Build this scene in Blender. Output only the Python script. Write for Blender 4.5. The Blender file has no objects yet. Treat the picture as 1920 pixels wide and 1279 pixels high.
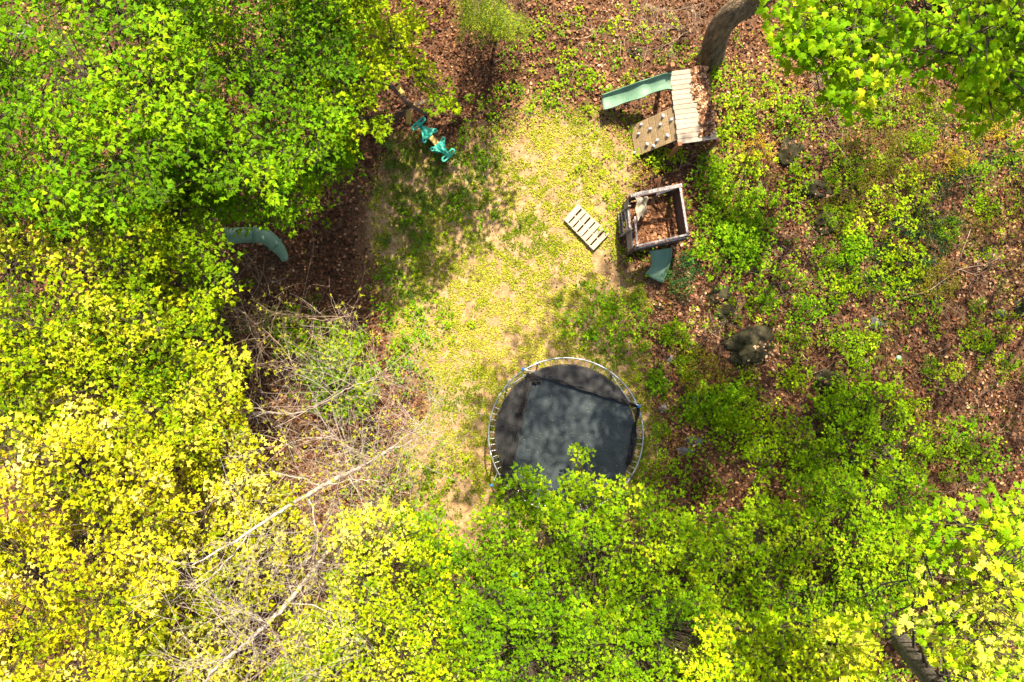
import bpy, bmesh, math, random
import numpy as np
from mathutils import Vector, Matrix, Euler

random.seed(7); rng = np.random.default_rng(11)
S = bpy.context.scene
COL = S.collection
R = math.radians
# ------------------------------------------------------------------ camera, sky, sun, exposure
CAM_H = 16.8; FPX = 1280.0                      # camera height (m), focal length in photo pixels
cd = bpy.data.cameras.new('camera'); cd.sensor_width = 36; cd.lens = 24; cd.clip_end = 1500; cd.clip_start = 0.05
cam = bpy.data.objects.new('camera', cd); COL.objects.link(cam)
cam.location = (0, 0, CAM_H); cam.rotation_euler = (0, 0, 0)
S.camera = cam
SUN_EL, SUN_AZ = R(54), R(11)                    # azimuth measured from +Y towards +X
w = bpy.data.worlds.new('World'); S.world = w; w.use_nodes = True
nt = w.node_tree; nt.nodes.clear()
sky = nt.nodes.new('ShaderNodeTexSky'); sky.sky_type = 'NISHITA'; sky.sun_disc = False
sky.sun_elevation = SUN_EL; sky.sun_rotation = SUN_AZ
sky.ozone_density = 0.0; sky.dust_density = 3.0; sky.air_density = 0.8
bg = nt.nodes.new('ShaderNodeBackground'); bg.inputs[1].default_value = 0.105
wo = nt.nodes.new('ShaderNodeOutputWorld')
nt.links.new(sky.outputs[0], bg.inputs[0]); nt.links.new(bg.outputs[0], wo.inputs[0])
sd = bpy.data.lights.new('sun', 'SUN'); sd.energy = 5.0; sd.angle = R(0.5); sd.color = (1.0, 0.90, 0.72)
sun = bpy.data.objects.new('sun', sd); COL.objects.link(sun)
to_sun = Vector((math.sin(SUN_AZ)*math.cos(SUN_EL), math.cos(SUN_AZ)*math.cos(SUN_EL), math.sin(SUN_EL)))
sun.rotation_euler = (-to_sun).to_track_quat('-Z', 'Y').to_euler()
sun.location = to_sun*60
S.view_settings.view_transform = 'Standard'; S.view_settings.look = 'None'
S.view_settings.gamma = 1; S.view_settings.use_curve_mapping = False
S.view_settings.exposure = 1.6
S.render.engine = 'CYCLES'
S.cycles.max_bounces = 8; S.cycles.transparent_max_bounces = 12

# ------------------------------------------------------------------ noise, terrain, pixel -> place
def vnoise(x, y, scale=1.0, seed=0):
    x = np.asarray(x, float)/scale + 131.7; y = np.asarray(y, float)/scale + 57.3
    xi = np.floor(x).astype(np.int64); yi = np.floor(y).astype(np.int64)
    fx = x-xi; fy = y-yi; fx = fx*fx*(3-2*fx); fy = fy*fy*(3-2*fy)
    def h(a, b):
        n = (a*374761393 + b*668265263 + seed*974711) & 0xffffffff
        n = ((n ^ (n >> 13))*1274126177) & 0xffffffff
        return ((n ^ (n >> 16)) & 0xffff)/65535.0
    return (h(xi, yi)*(1-fx)+h(xi+1, yi)*fx)*(1-fy) + (h(xi, yi+1)*(1-fx)+h(xi+1, yi+1)*fx)*fy
def fbm(x, y, scale, seed=0, o=3):
    s = 0; a = 0.5; t = 0
    for k in range(o):
        s = s + a*vnoise(x, y, scale/2**k, seed+k*17); t += a; a *= .5
    return s/t
def sstep(a, b, x):
    t = np.clip((x-a)/(b-a), 0, 1); return t*t*(3-2*t)
def gz(x, y):
    x = np.asarray(x, float); y = np.asarray(y, float)
    z = 1.0*sstep(4.2, 13, x)*sstep(9, -2, np.abs(y)) + 0.35*sstep(-5, -11, x)
    rough = sstep(2.0, 5.0, np.hypot(x*.8+.2, y*.55))
    z = z + rough*(fbm(x, y, 2.6, 3)-.5)*.45 + (fbm(x, y, .7, 9)-.5)*.05*(0.4+rough)
    return z
def at(px, py, h=0.0):
    """place h metres above the ground for a point of the photograph"""
    px = np.asarray(px, float); py = np.asarray(py, float); z = np.zeros(np.broadcast(px, py).shape) + h
    for _ in range(6):
        d = CAM_H - z; x = (px-960)/FPX*d; y = (639.5-py)/FPX*d; z = gz(x, y)+h
    return np.stack([x, y, z], -1)
def A(px, py, h=0.0): return Vector([float(v) for v in at(px, py, h)])
def inside(poly, x, y):
    r = np.zeros(len(x), bool); n = len(poly)
    for i in range(n):
        x1, y1 = poly[i]; x2, y2 = poly[(i+1) % n]
        c = ((y1 > y) != (y2 > y)) & (x < (x2-x1)*(y-y1)/((y2-y1) or 1e-9)+x1)
        r ^= c
    return r
def to_px(x, y, z): return 960+x/(CAM_H-z)*FPX, 639.5-y/(CAM_H-z)*FPX

# ------------------------------------------------------------------ materials
def newmat(name):
    m = bpy.data.materials.new(name); m.use_nodes = True; n = m.node_tree; n.nodes.clear()
    out = n.nodes.new('ShaderNodeOutputMaterial'); b = n.nodes.new('ShaderNodeBsdfPrincipled')
    n.links.new(b.outputs[0], out.inputs[0]); return m, n, b, out
def N(n, t, **kw):
    x = n.nodes.new(t)
    for k, v in kw.items():
        if k.startswith('i'): x.inputs[int(k[1:])].default_value = v
        else: setattr(x, k, v)
    return x
def leaf_mat(name, trans=.45, rough=.55, spec=.06, tc=(1.35, 1.2, .25)):
    m, n, b, out = newmat(name)
    a = N(n, 'ShaderNodeVertexColor', layer_name='tint')
    n.links.new(a.outputs[0], b.inputs['Base Color']); b.inputs['Roughness'].default_value = rough
    b.inputs['Specular IOR Level'].default_value = spec
    if trans:
        t = N(n, 'ShaderNodeBsdfTranslucent'); mu = N(n, 'ShaderNodeMix', data_type='RGBA', blend_type='MULTIPLY')
        mu.inputs[0].default_value = 1; mu.inputs[7].default_value = (*tc, 1)
        n.links.new(a.outputs[0], mu.inputs[6]); n.links.new(mu.outputs[2], t.inputs[0])
        mx = N(n, 'ShaderNodeMixShader'); mx.inputs[0].default_value = trans
        n.links.new(b.outputs[0], mx.inputs[1]); n.links.new(t.outputs[0], mx.inputs[2]); n.links.new(mx.outputs[0], out.inputs[0])
    return m
def noisy_mat(name, c1, c2, scale=6, rough=.8, stretch=(1, 1, 1), bump=.3, c3=None, metal=0, spec=.4, objrand=.0, detail=6, bscale=None, bdist=.01):
    m, n, b, out = newmat(name)
    tc = N(n, 'ShaderNodeTexCoord'); mp = N(n, 'ShaderNodeMapping'); mp.inputs['Scale'].default_value = stretch
    n.links.new(tc.outputs['Object'], mp.inputs[0])
    if objrand:
        oi = N(n, 'ShaderNodeObjectInfo'); ml = N(n, 'ShaderNodeMath', operation='MULTIPLY'); ml.inputs[1].default_value = 37.0
        n.links.new(oi.outputs['Random'], ml.inputs[0]); cb = N(n, 'ShaderNodeCombineXYZ')
        for k in range(3): n.links.new(ml.outputs[0], cb.inputs[k])
        n.links.new(cb.outputs[0], mp.inputs['Location'])
    no = N(n, 'ShaderNodeTexNoise'); no.inputs['Scale'].default_value = scale; no.inputs['Detail'].default_value = detail; no.inputs['Roughness'].default_value = .65
    n.links.new(mp.outputs[0], no.inputs['Vector'])
    cr = N(n, 'ShaderNodeValToRGB'); cr.color_ramp.elements[0].position = .36; cr.color_ramp.elements[1].position = .64
    cr.color_ramp.elements[0].color = (*c1, 1); cr.color_ramp.elements[1].color = (*c2, 1)
    if c3: e = cr.color_ramp.elements.new(.76); e.color = (*c3, 1)
    n.links.new(no.outputs[0], cr.inputs[0]); last = cr.outputs[0]
    if objrand:
        hs = N(n, 'ShaderNodeHueSaturation'); mr = N(n, 'ShaderNodeMapRange'); mr.inputs[3].default_value = 1-objrand; mr.inputs[4].default_value = 1+objrand
        n.links.new(oi.outputs['Random'], mr.inputs[0]); n.links.new(mr.outputs[0], hs.inputs['Value']); n.links.new(last, hs.inputs['Color']); last = hs.outputs[0]
    n.links.new(last, b.inputs['Base Color']); b.inputs['Roughness'].default_value = rough; b.inputs['Metallic'].default_value = metal
    b.inputs['Specular IOR Level'].default_value = spec
    if bump:
        n2 = N(n, 'ShaderNodeTexNoise'); n2.inputs['Scale'].default_value = bscale or scale*2.5; n2.inputs['Detail'].default_value = 5
        n.links.new(mp.outputs[0], n2.inputs['Vector'])
        bp = N(n, 'ShaderNodeBump'); bp.inputs['Strength'].default_value = bump; bp.inputs['Distance'].default_value = bdist
        n.links.new(n2.outputs[0], bp.inputs['Height']); n.links.new(bp.outputs[0], b.inputs['Normal'])
    return m
M = {}
M['leaf'] = leaf_mat('young_leaf')
M['needle'] = leaf_mat('needle', trans=.4)
M['weed'] = leaf_mat('weed_leaf', trans=.3)
M['litter'] = leaf_mat('dead_leaf', trans=.12, rough=.65, spec=.12, tc=(1.2, 1, .8))
M['bark'] = noisy_mat('bark_brown', (.035, .028, .02), (.13, .105, .075), 14, .9, (1, 1, .18), 1.0, c3=(.20, .18, .14), bdist=.04)
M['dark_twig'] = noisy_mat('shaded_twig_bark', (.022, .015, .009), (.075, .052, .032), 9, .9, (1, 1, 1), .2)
M['warm_bark'] = noisy_mat('bark_warm_brown', (.065, .042, .020), (.27, .19, .10), 13, .9, (1, 1, .22), 1.0, c3=(.46, .38, .27), bdist=.09)
M['pale_bark'] = noisy_mat('bark_pale_grey', (.20, .155, .12), (.44, .37, .31), 9, .8, (1, 1, 1), .3)
M['pale_twig'] = noisy_mat('pale_twig', (.19, .145, .115), (.42, .345, .285), 9, .8, (1, 1, 1), .1)
M['twig'] = noisy_mat('twig_brown', (.09, .055, .035), (.22, .15, .10), 7, .85, (1, 1, 1), .2)
M['drytwig'] = noisy_mat('twig_dry', (.16, .10, .06), (.34, .24, .16), 7, .85, (1, 1, 1), .2)
M['grey_wood'] = noisy_mat('weathered_deck_wood', (.22, .17, .12), (.40, .32, .245), 9, .85, (.8, 9, 9), .5, objrand=.13)
M['tan_wood'] = noisy_mat('tan_board_wood', (.20, .125, .055), (.38, .27, .145), 8, .8, (9, .9, 9), .4, objrand=.14)
M['red_wood'] = noisy_mat('stained_post_wood', (.20, .075, .028), (.34, .15, .06), 8, .8, (6, 6, .7), .4, objrand=.1)
M['dark_wood'] = noisy_mat('old_dark_wood', (.045, .024, .018), (.14, .08, .058), 8, .85, (6, 6, .8), .5, objrand=.2)
M['rail_wood'] = noisy_mat('peeling_rail_wood', (.10, .065, .055), (.40, .36, .34), 11, .8, (2, 2, 2), .5, c3=(.55, .5, .47), objrand=.1)
M['yellow_wood'] = noisy_mat('yellow_pine_wood', (.40, .26, .05), (.62, .44, .11), 9, .75, (5, 5, .8), .35, objrand=.1)
M['pallet_wood'] = noisy_mat('pallet_pine', (.27, .205, .13), (.46, .38, .27), 10, .8, (1, 8, 8), .35, objrand=.12)
M['slide'] = noisy_mat('green_slide_plastic', (.10, .19, .12), (.165, .27, .18), 3, .6, (1, 1, 1), .05, c3=(.26, .34, .25), spec=.3)
M['tube_plastic'] = noisy_mat('lightened_green_plastic', (.13, .235, .14), (.21, .33, .21), 4, .5, (1, 1, 1), .05, c3=(.34, .44, .32))  # slide green made lighter to offset the shade over the tube
M['teal'] = noisy_mat('teal_plastic', (.003, .25, .175), (.008, .33, .23), 4, .5, (1, 1, 1), .03, spec=.5)
M['blue'] = noisy_mat('blue_plastic', (.015, .13, .42), (.03, .19, .52), 4, .4, (1, 1, 1), .02)
M['steel'] = noisy_mat('galvanised_steel', (.28, .30, .31), (.48, .50, .51), 12, .42, (1, 1, 1), .05, metal=.75)
M['spring'] = noisy_mat('spring_steel', (.40, .40, .38), (.62, .62, .60), 30, .4, (1, 1, 1), .1, metal=.6)
M['hold'] = noisy_mat('grey_hold_resin', (.30, .31, .34), (.44, .45, .48), 12, .6, (1, 1, 1), .2)
M['rock'] = noisy_mat('mossy_rock', (.020, .020, .007), (.060, .050, .028), 3, .9, (1, 1, 1), .8, c3=(.22, .19, .14), bdist=.04, spec=.1)
M['pale_rock'] = noisy_mat('pale_rock', (.07, .065, .06), (.16, .155, .15), 5, .9, (1, 1, 1), .8, c3=(.42, .40, .38), bdist=.03)
M['cloth'] = noisy_mat('dirty_canvas', (.26, .20, .12), (.46, .40, .30), 5, .9, (1, 1, 1), .4)
M['mat'] = noisy_mat('trampoline_fabric', (.021, .029, .033), (.037, .047, .051), 4, .8, (1, 1, 1), .15, spec=.25, bscale=300, bdist=.002)
def net_material():
    m, n, b, out = newmat('safety_net')
    b.inputs['Base Color'].default_value = (.010, .009, .0085, 1); b.inputs['Roughness'].default_value = .75
    tc = N(n, 'ShaderNodeTexCoord'); no = N(n, 'ShaderNodeTexNoise'); no.inputs['Scale'].default_value = 5; no.inputs['Detail'].default_value = 3
    n.links.new(tc.outputs['Object'], no.inputs['Vector'])
    mr = N(n, 'ShaderNodeMapRange'); mr.inputs[1].default_value = .3; mr.inputs[2].default_value = .7; mr.inputs[3].default_value = .02; mr.inputs[4].default_value = .22
    n.links.new(no.outputs[0], mr.inputs[0])
    t = N(n, 'ShaderNodeBsdfTransparent'); mx = N(n, 'ShaderNodeMixShader')
    n.links.new(mr.outputs[0], mx.inputs[0]); n.links.new(b.outputs[0], mx.inputs[1]); n.links.new(t.outputs[0], mx.inputs[2]); n.links.new(mx.outputs[0], out.inputs[0])
    return m
M['net'] = net_material()
def ground_material():
    m, n, b, out = newmat('forest_floor')
    tc = N(n, 'ShaderNodeTexCoord')
    at_ = N(n, 'ShaderNodeVertexColor', layer_name='soil')
    def ramp(scale, cols, det=8):
        no = N(n, 'ShaderNodeTexNoise'); no.inputs['Scale'].default_value = scale; no.inputs['Detail'].default_value = det; no.inputs['Roughness'].default_value = .7
        n.links.new(tc.outputs['Object'], no.inputs['Vector'])
        cr = N(n, 'ShaderNodeValToRGB'); e = cr.color_ramp.elements
        e[0].position = .34; e[0].color = (*cols[0], 1); e[1].position = .66; e[1].color = (*cols[-1], 1)
        if len(cols) > 2: k = e.new(.5); k.color = (*cols[1], 1)
        n.links.new(no.outputs[0], cr.inputs[0]); return cr.outputs[0], no.outputs[0]
    soil, h1 = ramp(7, [(.15, .095, .042), (.27, .175, .082), (.38, .265, .135)])
    hum, h2 = ramp(16, [(.03, .016, .009), (.09, .045, .023), (.18, .10, .055)])
    mx = N(n, 'ShaderNodeMix', data_type='RGBA')
    n.links.new(at_.outputs[0], mx.inputs[0]); n.links.new(hum, mx.inputs[6]); n.links.new(soil, mx.inputs[7])
    n.links.new(mx.outputs[2], b.inputs['Base Color']); b.inputs['Roughness'].default_value = .95; b.inputs['Specular IOR Level'].default_value = .15
    n3 = N(n, 'ShaderNodeTexNoise'); n3.inputs['Scale'].default_value = 22; n3.inputs['Detail'].default_value = 8
    n.links.new(tc.outputs['Object'], n3.inputs['Vector'])
    bp = N(n, 'ShaderNodeBump'); bp.inputs['Strength'].default_value = .7; bp.inputs['Distance'].default_value = .03
    n.links.new(n3.outputs[0], bp.inputs['Height']); n.links.new(bp.outputs[0], b.inputs['Normal'])
    return m
M['ground'] = ground_material()

# ------------------------------------------------------------------ mesh helpers
class Acc:
    def __init__(s): s.v = []; s.t = []; s.c = []; s.n = 0
    def add(s, v, t, c=None):
        v = np.asarray(v, float).reshape(-1, 3); t = np.asarray(t, int).reshape(-1, 3)
        s.v.append(v); s.t.append(t+s.n); s.n += len(v)
        s.c.append(np.tile([.5, .5, .5], (len(v), 1)) if c is None else np.broadcast_to(np.asarray(c, float), (len(v), 3)))
    def mesh(s, name, mat, org=(0, 0, 0), smooth=False, color=False):
        v = np.concatenate(s.v)-np.array(org, float); t = np.concatenate(s.t)
        me = bpy.data.meshes.new(name)
        me.vertices.add(len(v)); me.vertices.foreach_set('co', v.astype(np.float32).ravel())
        me.loops.add(len(t)*3); me.loops.foreach_set('vertex_index', t.astype(np.int32).ravel())
        me.polygons.add(len(t)); me.polygons.foreach_set('loop_start', np.arange(0, len(t)*3, 3, dtype=np.int32))
        me.polygons.foreach_set('use_smooth', np.full(len(t), smooth))
        if color:
            a = me.color_attributes.new('tint', 'FLOAT_COLOR', 'POINT')
            a.data.foreach_set('color', np.concatenate([np.concatenate(s.c), np.ones((len(v), 1))], 1).astype(np.float32).ravel())
        me.update(calc_edges=True); me.materials.append(M[mat]); return me
def tag(o, label=None, cat=None, group=None, kind=None):
    if label: o['label'] = label
    if cat: o['category'] = cat
    if group: o['group'] = group
    if kind: o['kind'] = kind
    return o
def empty(name, loc, label, cat, group=None, rz=0.0):
    o = bpy.data.objects.new(name, None); COL.objects.link(o); o.location = loc; o.rotation_euler.z = rz; o.empty_display_size = .2
    return tag(o, label, cat, group)
def link(name, me, parent=None, loc=(0, 0, 0), rot=None, label=None, kind=None):
    o = bpy.data.objects.new(name, me); COL.objects.link(o); o.parent = parent; o.location = loc
    if rot is not None: o.rotation_euler = rot
    return tag(o, label, kind=kind)
def curve_tubes(P, Rr, sides=3):
    """P (N,S,3), Rr (N,S): N tapered tubes at once"""
    P = np.asarray(P, float); Rr = np.asarray(Rr, float); n, s, _ = P.shape
    d = P[:, -1]-P[:, 0]; d /= np.linalg.norm(d, axis=1, keepdims=True)+1e-9
    ref = np.where(np.abs(d[:, 2:3]) > .8, [[1., 0, 0]], [[0, 0, 1.]])
    u = np.cross(d, ref); u /= np.linalg.norm(u, axis=1, keepdims=True)+1e-9
    # local frame per ring
    T = np.gradient(P, axis=1); T /= np.linalg.norm(T, axis=2, keepdims=True)+1e-9
    U = u[:, None, :]-(T*u[:, None, :]).sum(-1, keepdims=True)*T; U /= np.linalg.norm(U, axis=2, keepdims=True)+1e-9
    V = np.cross(T, U)
    a = np.arange(sides)/sides*2*np.pi
    ring = P[:, :, None]+Rr[:, :, None, None]*(np.cos(a)[None, None, :, None]*U[:, :, None]+np.sin(a)[None, None, :, None]*V[:, :, None])
    v = ring.reshape(-1, 3)
    k = np.arange(sides); k2 = (k+1) % sides; tr = []
    for i in range(s-1):
        a0, b0, a1, b1 = i*sides+k, i*sides+k2, (i+1)*sides+k, (i+1)*sides+k2
        tr += [np.stack([a0, b0, b1], 1), np.stack([a0, b1, a1], 1)]
    for i in range(1, sides-1):
        tr += [np.array([[0, i+1, i]]), np.array([[(s-1)*sides, (s-1)*sides+i, (s-1)*sides+i+1]])]
    tr = np.concatenate(tr)
    t = (tr[None]+(np.arange(n)*s*sides)[:, None, None]).reshape(-1, 3)
    return v, t
def tube(pts, rad, sides=10):
    pts = np.array([list(p) for p in pts], float)
    rad = np.full(len(pts), rad) if np.isscalar(rad) else np.array(rad, float)
    return curve_tubes(pts[None], rad[None], sides)
def smooth_path(pts, rad, k=6):
    """Catmull-Rom through the points"""
    p = np.array([list(q) for q in pts], float); r = np.array(rad, float)
    q = np.vstack([2*p[0]-p[1], p, 2*p[-1]-p[-2]]); out = []; ro = []
    for i in range(len(p)-1):
        for t in np.arange(k)/k:
            a, b, c, d = q[i], q[i+1], q[i+2], q[i+3]
            out.append(.5*((2*b)+(-a+c)*t+(2*a-5*b+4*c-d)*t*t+(-a+3*b-3*c+d)*t**3)); ro.append(r[i]*(1-t)+r[i+1]*t)
    return np.array(out+[p[-1]]), np.array(ro+[r[-1]])
_boxes = {}
def box_mesh(sx, sy, sz, mat, bev=.006, name='board', wob=0.0):
    bm = bmesh.new(); bmesh.ops.create_cube(bm, size=1)
    bmesh.ops.scale(bm, vec=(sx, sy, sz), verts=bm.verts)
    if bev: bmesh.ops.bevel(bm, geom=bm.edges[:], offset=min(bev, min(sx, sy, sz)*.3), segments=1, affect='EDGES')
    if wob:
        for v in bm.verts: v.co += Vector([random.uniform(-wob, wob) for _ in range(3)])
    me = bpy.data.meshes.new(name); bm.to_mesh(me); bm.free(); me.materials.append(M[mat]); return me
def bar(name, p, q, wx, wz, mat, parent, org, up=Vector((0, 0, 1)), ext=0, **kw):
    """a squared timber from p to q; length runs along local X"""
    p = Vector(p); q = Vector(q); d = q-p; L = d.length; d.normalize()
    y = up.cross(d)
    if y.length < 1e-3: y = Vector((0, 1, 0)).cross(d)
    y.normalize(); z = d.cross(y)
    m = Matrix((d, y, z)).transposed()
    return link(name, box_mesh(L+ext, wx, wz, mat, name=name), parent, (p+q)/2-Vector(org), m.to_euler(), **kw)
# leaf templates: y is the way the leaf points, z its upper side
MAPLE = np.array([(0, .42, .06), (0, 0, 0), (.20, .02, -.02), (.40, .10, -.10), (.30, .30, 0), (.56, .58, -.12), (.24, .60, .02), (0, 1, -.14),
                  (-.24, .60, .02), (-.56, .58, -.12), (-.30, .30, 0), (-.40, .10, -.10), (-.20, .02, -.02)])
MAPLE_T = [(0, i, i+1 if i < 12 else 1) for i in range(1, 13)]
TRI = np.array([(0, 0, 0), (.44, .22, -.08), (.20, .48, .03), (0, 1, -.10), (-.20, .48, .03), (-.44, .22, -.08)])
TRI_T = [(0, 1, 2), (0, 2, 3), (0, 3, 4), (0, 4, 5)]
OVAL = np.array([(0, 0, 0), (.27, .45, .05), (0, 1, -.08), (-.27, .45, .05)]); OVAL_T = [(0, 1, 2), (0, 2, 3)]
DEAD = np.array([(0, 0, .0), (.36, .38, .16), (.05, 1.0, .10), (-.28, .66, -.02), (-.36, .26, .16)]); DEAD_T = [(0, 1, 2), (0, 2, 3), (0, 3, 4)]
BLADE = np.array([(-.07, 0, 0), (.07, 0, 0), (0, 1, -.1)]); BLADE_T = [(0, 1, 2)]
def put_leaves(acc, pos, ydir, nrm, size, col, tmpl, tris):
    y = ydir/(np.linalg.norm(ydir, axis=1, keepdims=True)+1e-9)
    x = np.cross(y, nrm); x /= np.linalg.norm(x, axis=1, keepdims=True)+1e-9
    z = np.cross(x, y); F = np.stack([x, y, z], 1)                    # (N,3,3)
    k = len(tmpl); v = pos[:, None]+size[:, None, None]*np.einsum('kj,njc->nkc', tmpl, F)
    t = np.array(tris)[None]+(np.arange(len(pos))*k)[:, None, None]
    acc.add(v.reshape(-1, 3), t.reshape(-1, 3), np.repeat(col, k, 0))
def unit(a): return np.stack([np.cos(a), np.sin(a), np.zeros_like(a)], -1)
def pick(cols, n, r=None, key=None):
    cols = np.array(cols, float)
    u = (rng.random(n) if key is None else np.clip(key, 0, .9999))*(len(cols)-1)
    i = u.astype(int).clip(0, len(cols)-2); f = (u-i)[:, None]
    return cols[i]*(1-f)+cols[i+1]*f

GREEN = [(.060, .135, .002), (.10, .22, .002), (.15, .30, .003), (.27, .41, .004)]
LIME = [(.12, .22, .002), (.20, .32, .002), (.29, .40, .003), (.42, .50, .010)]
YELLOW = [(.19, .23, .002), (.32, .34, .003), (.45, .42, .008), (.56, .49, .05)]
GOLD = [(.17, .23, .003), (.31, .34, .004), (.45, .44, .008), (.56, .51, .04), (.66, .60, .18)]
MID = [(.075, .155, .002), (.12, .225, .002), (.17, .30, .003), (.29, .40, .006)]
OLIVE = [(.055, .075, .003), (.11, .135, .004), (.21, .20, .007)]
IVY = [(.014, .045, .014), (.022, .07, .022), (.045, .12, .04)]

def sprays(acc, tw, O, az, L, leaf, K, colkey, pal, tmpl, tris, twr=.004, droop=.25, fill=1.0, fan=1.05):
    """leafy twigs: opposite pairs along a twig and a fan at its tip"""
    n = len(O); d = unit(az); d[:, 2] = rng.normal(0, .12, n)
    L = np.broadcast_to(L, (n,))*rng.uniform(.6, 1.3, n)
    base = pick(pal, n, key=colkey)
    P = []
    for j in range(4):
        t = j/3; P.append(O+d*(L*t)[:, None]+np.array([0, 0, 1.])*(-droop*.25*L*t*t-.035)[:, None])
    if tw is not None: tw.add(*curve_tubes(np.stack(P, 1), np.stack([np.full(n, twr*(1.1-j*.28)) for j in range(4)], 1), 3))
    side = [(t, s) for t in np.linspace(.22, .95, K) for s in (-1, 1)]+[(1.0, 0), (1.0, -.4), (1.0, .4), (.98, -.85), (.98, .85)]
    for t, s in side:
        keep = rng.random(n) < fill
        m = keep.sum()
        if not m: continue
        o = (O+d*(L*t)[:, None]); o[:, 2] -= droop*.25*L*t*t; o = o[keep]
        a = az[keep]+s*(fan+rng.normal(0, .3, m))+rng.normal(0, .25, m)
        y = unit(a); y[:, 2] = -rng.uniform(-.15, .9, m)*droop*2
        stem = leaf*rng.uniform(.25, .8, m)
        sz = leaf*rng.uniform(.5, 1.25, m)*(1.0 if s else 1.1)*(.85+.2*np.sin(t*3.1))
        nr = np.stack([rng.normal(0, .38, m), rng.normal(0, .38, m), np.ones(m)], 1)
        c = base[keep]*rng.uniform(.75, 1.28, (m, 1))*(1+rng.normal(0, .07, (m, 3)))
        put_leaves(acc, o+y*stem[:, None], y, nr, sz, c, tmpl, tris)

def lay_limbs(acc, root, ends, r0, seg=6, sides=6, lift=.35):
    """limbs arching from a trunk point out to the given ends"""
    ends = np.array(ends, float); n = len(ends); t = np.linspace(0, 1, seg)
    root = np.broadcast_to(np.array(root, float), ends.shape)
    mid = root*.45+ends*.55+np.stack([rng.normal(0, .18, n), rng.normal(0, .18, n), lift*rng.uniform(.4, 1, n)*np.linalg.norm(ends-root, axis=1)*.3], 1)
    P = root[:, None]*((1-t)**2)[None, :, None]+mid[:, None]*(2*t*(1-t))[None, :, None]+ends[:, None]*(t**2)[None, :, None]
    P[:, 1:-1] += rng.normal(0, .03, P[:, 1:-1].shape)
    rr = np.broadcast_to(r0, (n,))[:, None]*(1-.85*t)[None]
    acc.add(*curve_tubes(P, rr, sides)); return P

def sample_poly(poly, n, gap=.0, gs=45, seed=1, edge=14):
    poly = [tuple(p) for p in poly]; xs = [p[0] for p in poly]; ys = [p[1] for p in poly]
    X = []; Y = []; c = 0
    while c < n:
        x = rng.uniform(min(xs), max(xs), n*2); y = rng.uniform(min(ys), max(ys), n*2)
        wx = x+(fbm(x, y, 60, seed+5)-.5)*edge*4+rng.normal(0, edge*.95, len(x)); jy = rng.normal(0, edge*.95, len(x)); wy = y+jy+(fbm(x, y, 60, seed+9)-.5)*edge*4
        k = inside(poly, wx, wy) & (fbm(x, y, gs, seed, 2)+rng.normal(0, .07, len(x)) > gap)
        X.append(x[k]); Y.append(y[k]); c += k.sum()
    return np.concatenate(X)[:n], np.concatenate(Y)[:n]

def tree(name, label, cat, base, top_h, polys, pal, leaf=.10, L=.55, K=4, group=None, trunk_r=.12, limbs=16, bark='bark',
         tmpl=TRI, tris=TRI_T, gap=.36, gs=45, seed=1, lean=None, twr=.005, mix=None, droop=.3, fan=1.05, via=None):
    """polys: (outline in photo px, height above ground, height variation, number of sprays)"""
    b = Vector(base); root = empty(name, b, label, cat, group)
    top = Vector(lean) if lean is not None else b+Vector((0, 0, top_h*.5))
    tr = Acc(); mid = b.lerp(top, .5)+Vector((random.uniform(-.12, .12), random.uniform(-.12, .12), 0))
    pts, rr = smooth_path([b-Vector((0, 0, .25)), b.lerp(mid, .12), mid, top], [trunk_r*1.7, trunk_r*1.15, trunk_r*.9, trunk_r*.6], 5)
    if via: pts, rr = smooth_path([b-Vector((0, 0, .3))]+[b+Vector(v) for v in via]+[top], [trunk_r*1.6]+list(np.linspace(trunk_r*1.15, trunk_r*.8, len(via)))+[trunk_r*.5], 7)
    tr.add(*tube(pts, rr, 10))
    crown = Acc(); tw = Acc(); O_all = []; C_all = []
    for (poly, h, hv, n) in polys:
        n = int(n*.93) if n > 100 else n
        px, py = sample_poly(poly, n, gap, gs, seed, 14 if n > 60 else 4)
        lay = rng.choice([0, .3, .8, 1.6], n, p=[.40, .24, .20, .16])
        hh = np.maximum(h+hv*(fbm(px, py, 95, seed+3)-.5)*2-lay*min(1, h/4), .25)
        O = at(px, py, hh); O_all.append(O); C_all.append((px, py, poly))
        c = O.mean(0); az = np.arctan2(O[:, 1]-c[1], O[:, 0]-c[0])+rng.normal(0, 1.0, n)
        key = np.clip(fbm(px, py, 120, seed+21)*1.3-.15+rng.normal(0, .24, n), 0, 1)
        O = O-unit(az)*L*.5
        O_all[-1] = O
        sprays(crown, tw, O, az, L, leaf, K, key, pal, tmpl, tris, twr, droop, .93, fan)
    O = np.concatenate(O_all)
    sel = rng.choice(len(O), min(limbs, len(O)), replace=False)
    ends = O[sel]-np.array([0, 0, .3])
    starts = np.array([list(b.lerp(top, random.uniform(.35, 1))) for _ in sel])
    LP = lay_limbs(tw, starts, ends, min(trunk_r*.26, .035), lift=-.5)
    Q = LP[:, 1:].reshape(-1, 3)
    near = np.empty(len(O), int)
    for i in range(0, len(O), 500):
        near[i:i+500] = ((O[i:i+500, None]-Q[None])**2).sum(-1).argmin(1)
    s = Q[near]; t = np.linspace(0, 1, 4)[None, :, None]
    P = s[:, None]*(1-t)+(O-np.array([0, 0, .04]))[:, None]*t; P[:, 1:3, 2] -= .10; P[:, 1:3] += rng.normal(0, .03, (len(O), 2, 3))
    tw.add(*curve_tubes(P, np.tile([twr*1.7, twr*1.5, twr*1.3, twr*1.1], (len(O), 1)), 3))
    link('trunk', tr.mesh('trunk', bark, b, True), root)
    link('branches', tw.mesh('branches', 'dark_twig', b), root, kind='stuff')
    link('crown', crown.mesh('crown', 'leaf', b, False, True), root)
    return root

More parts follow.
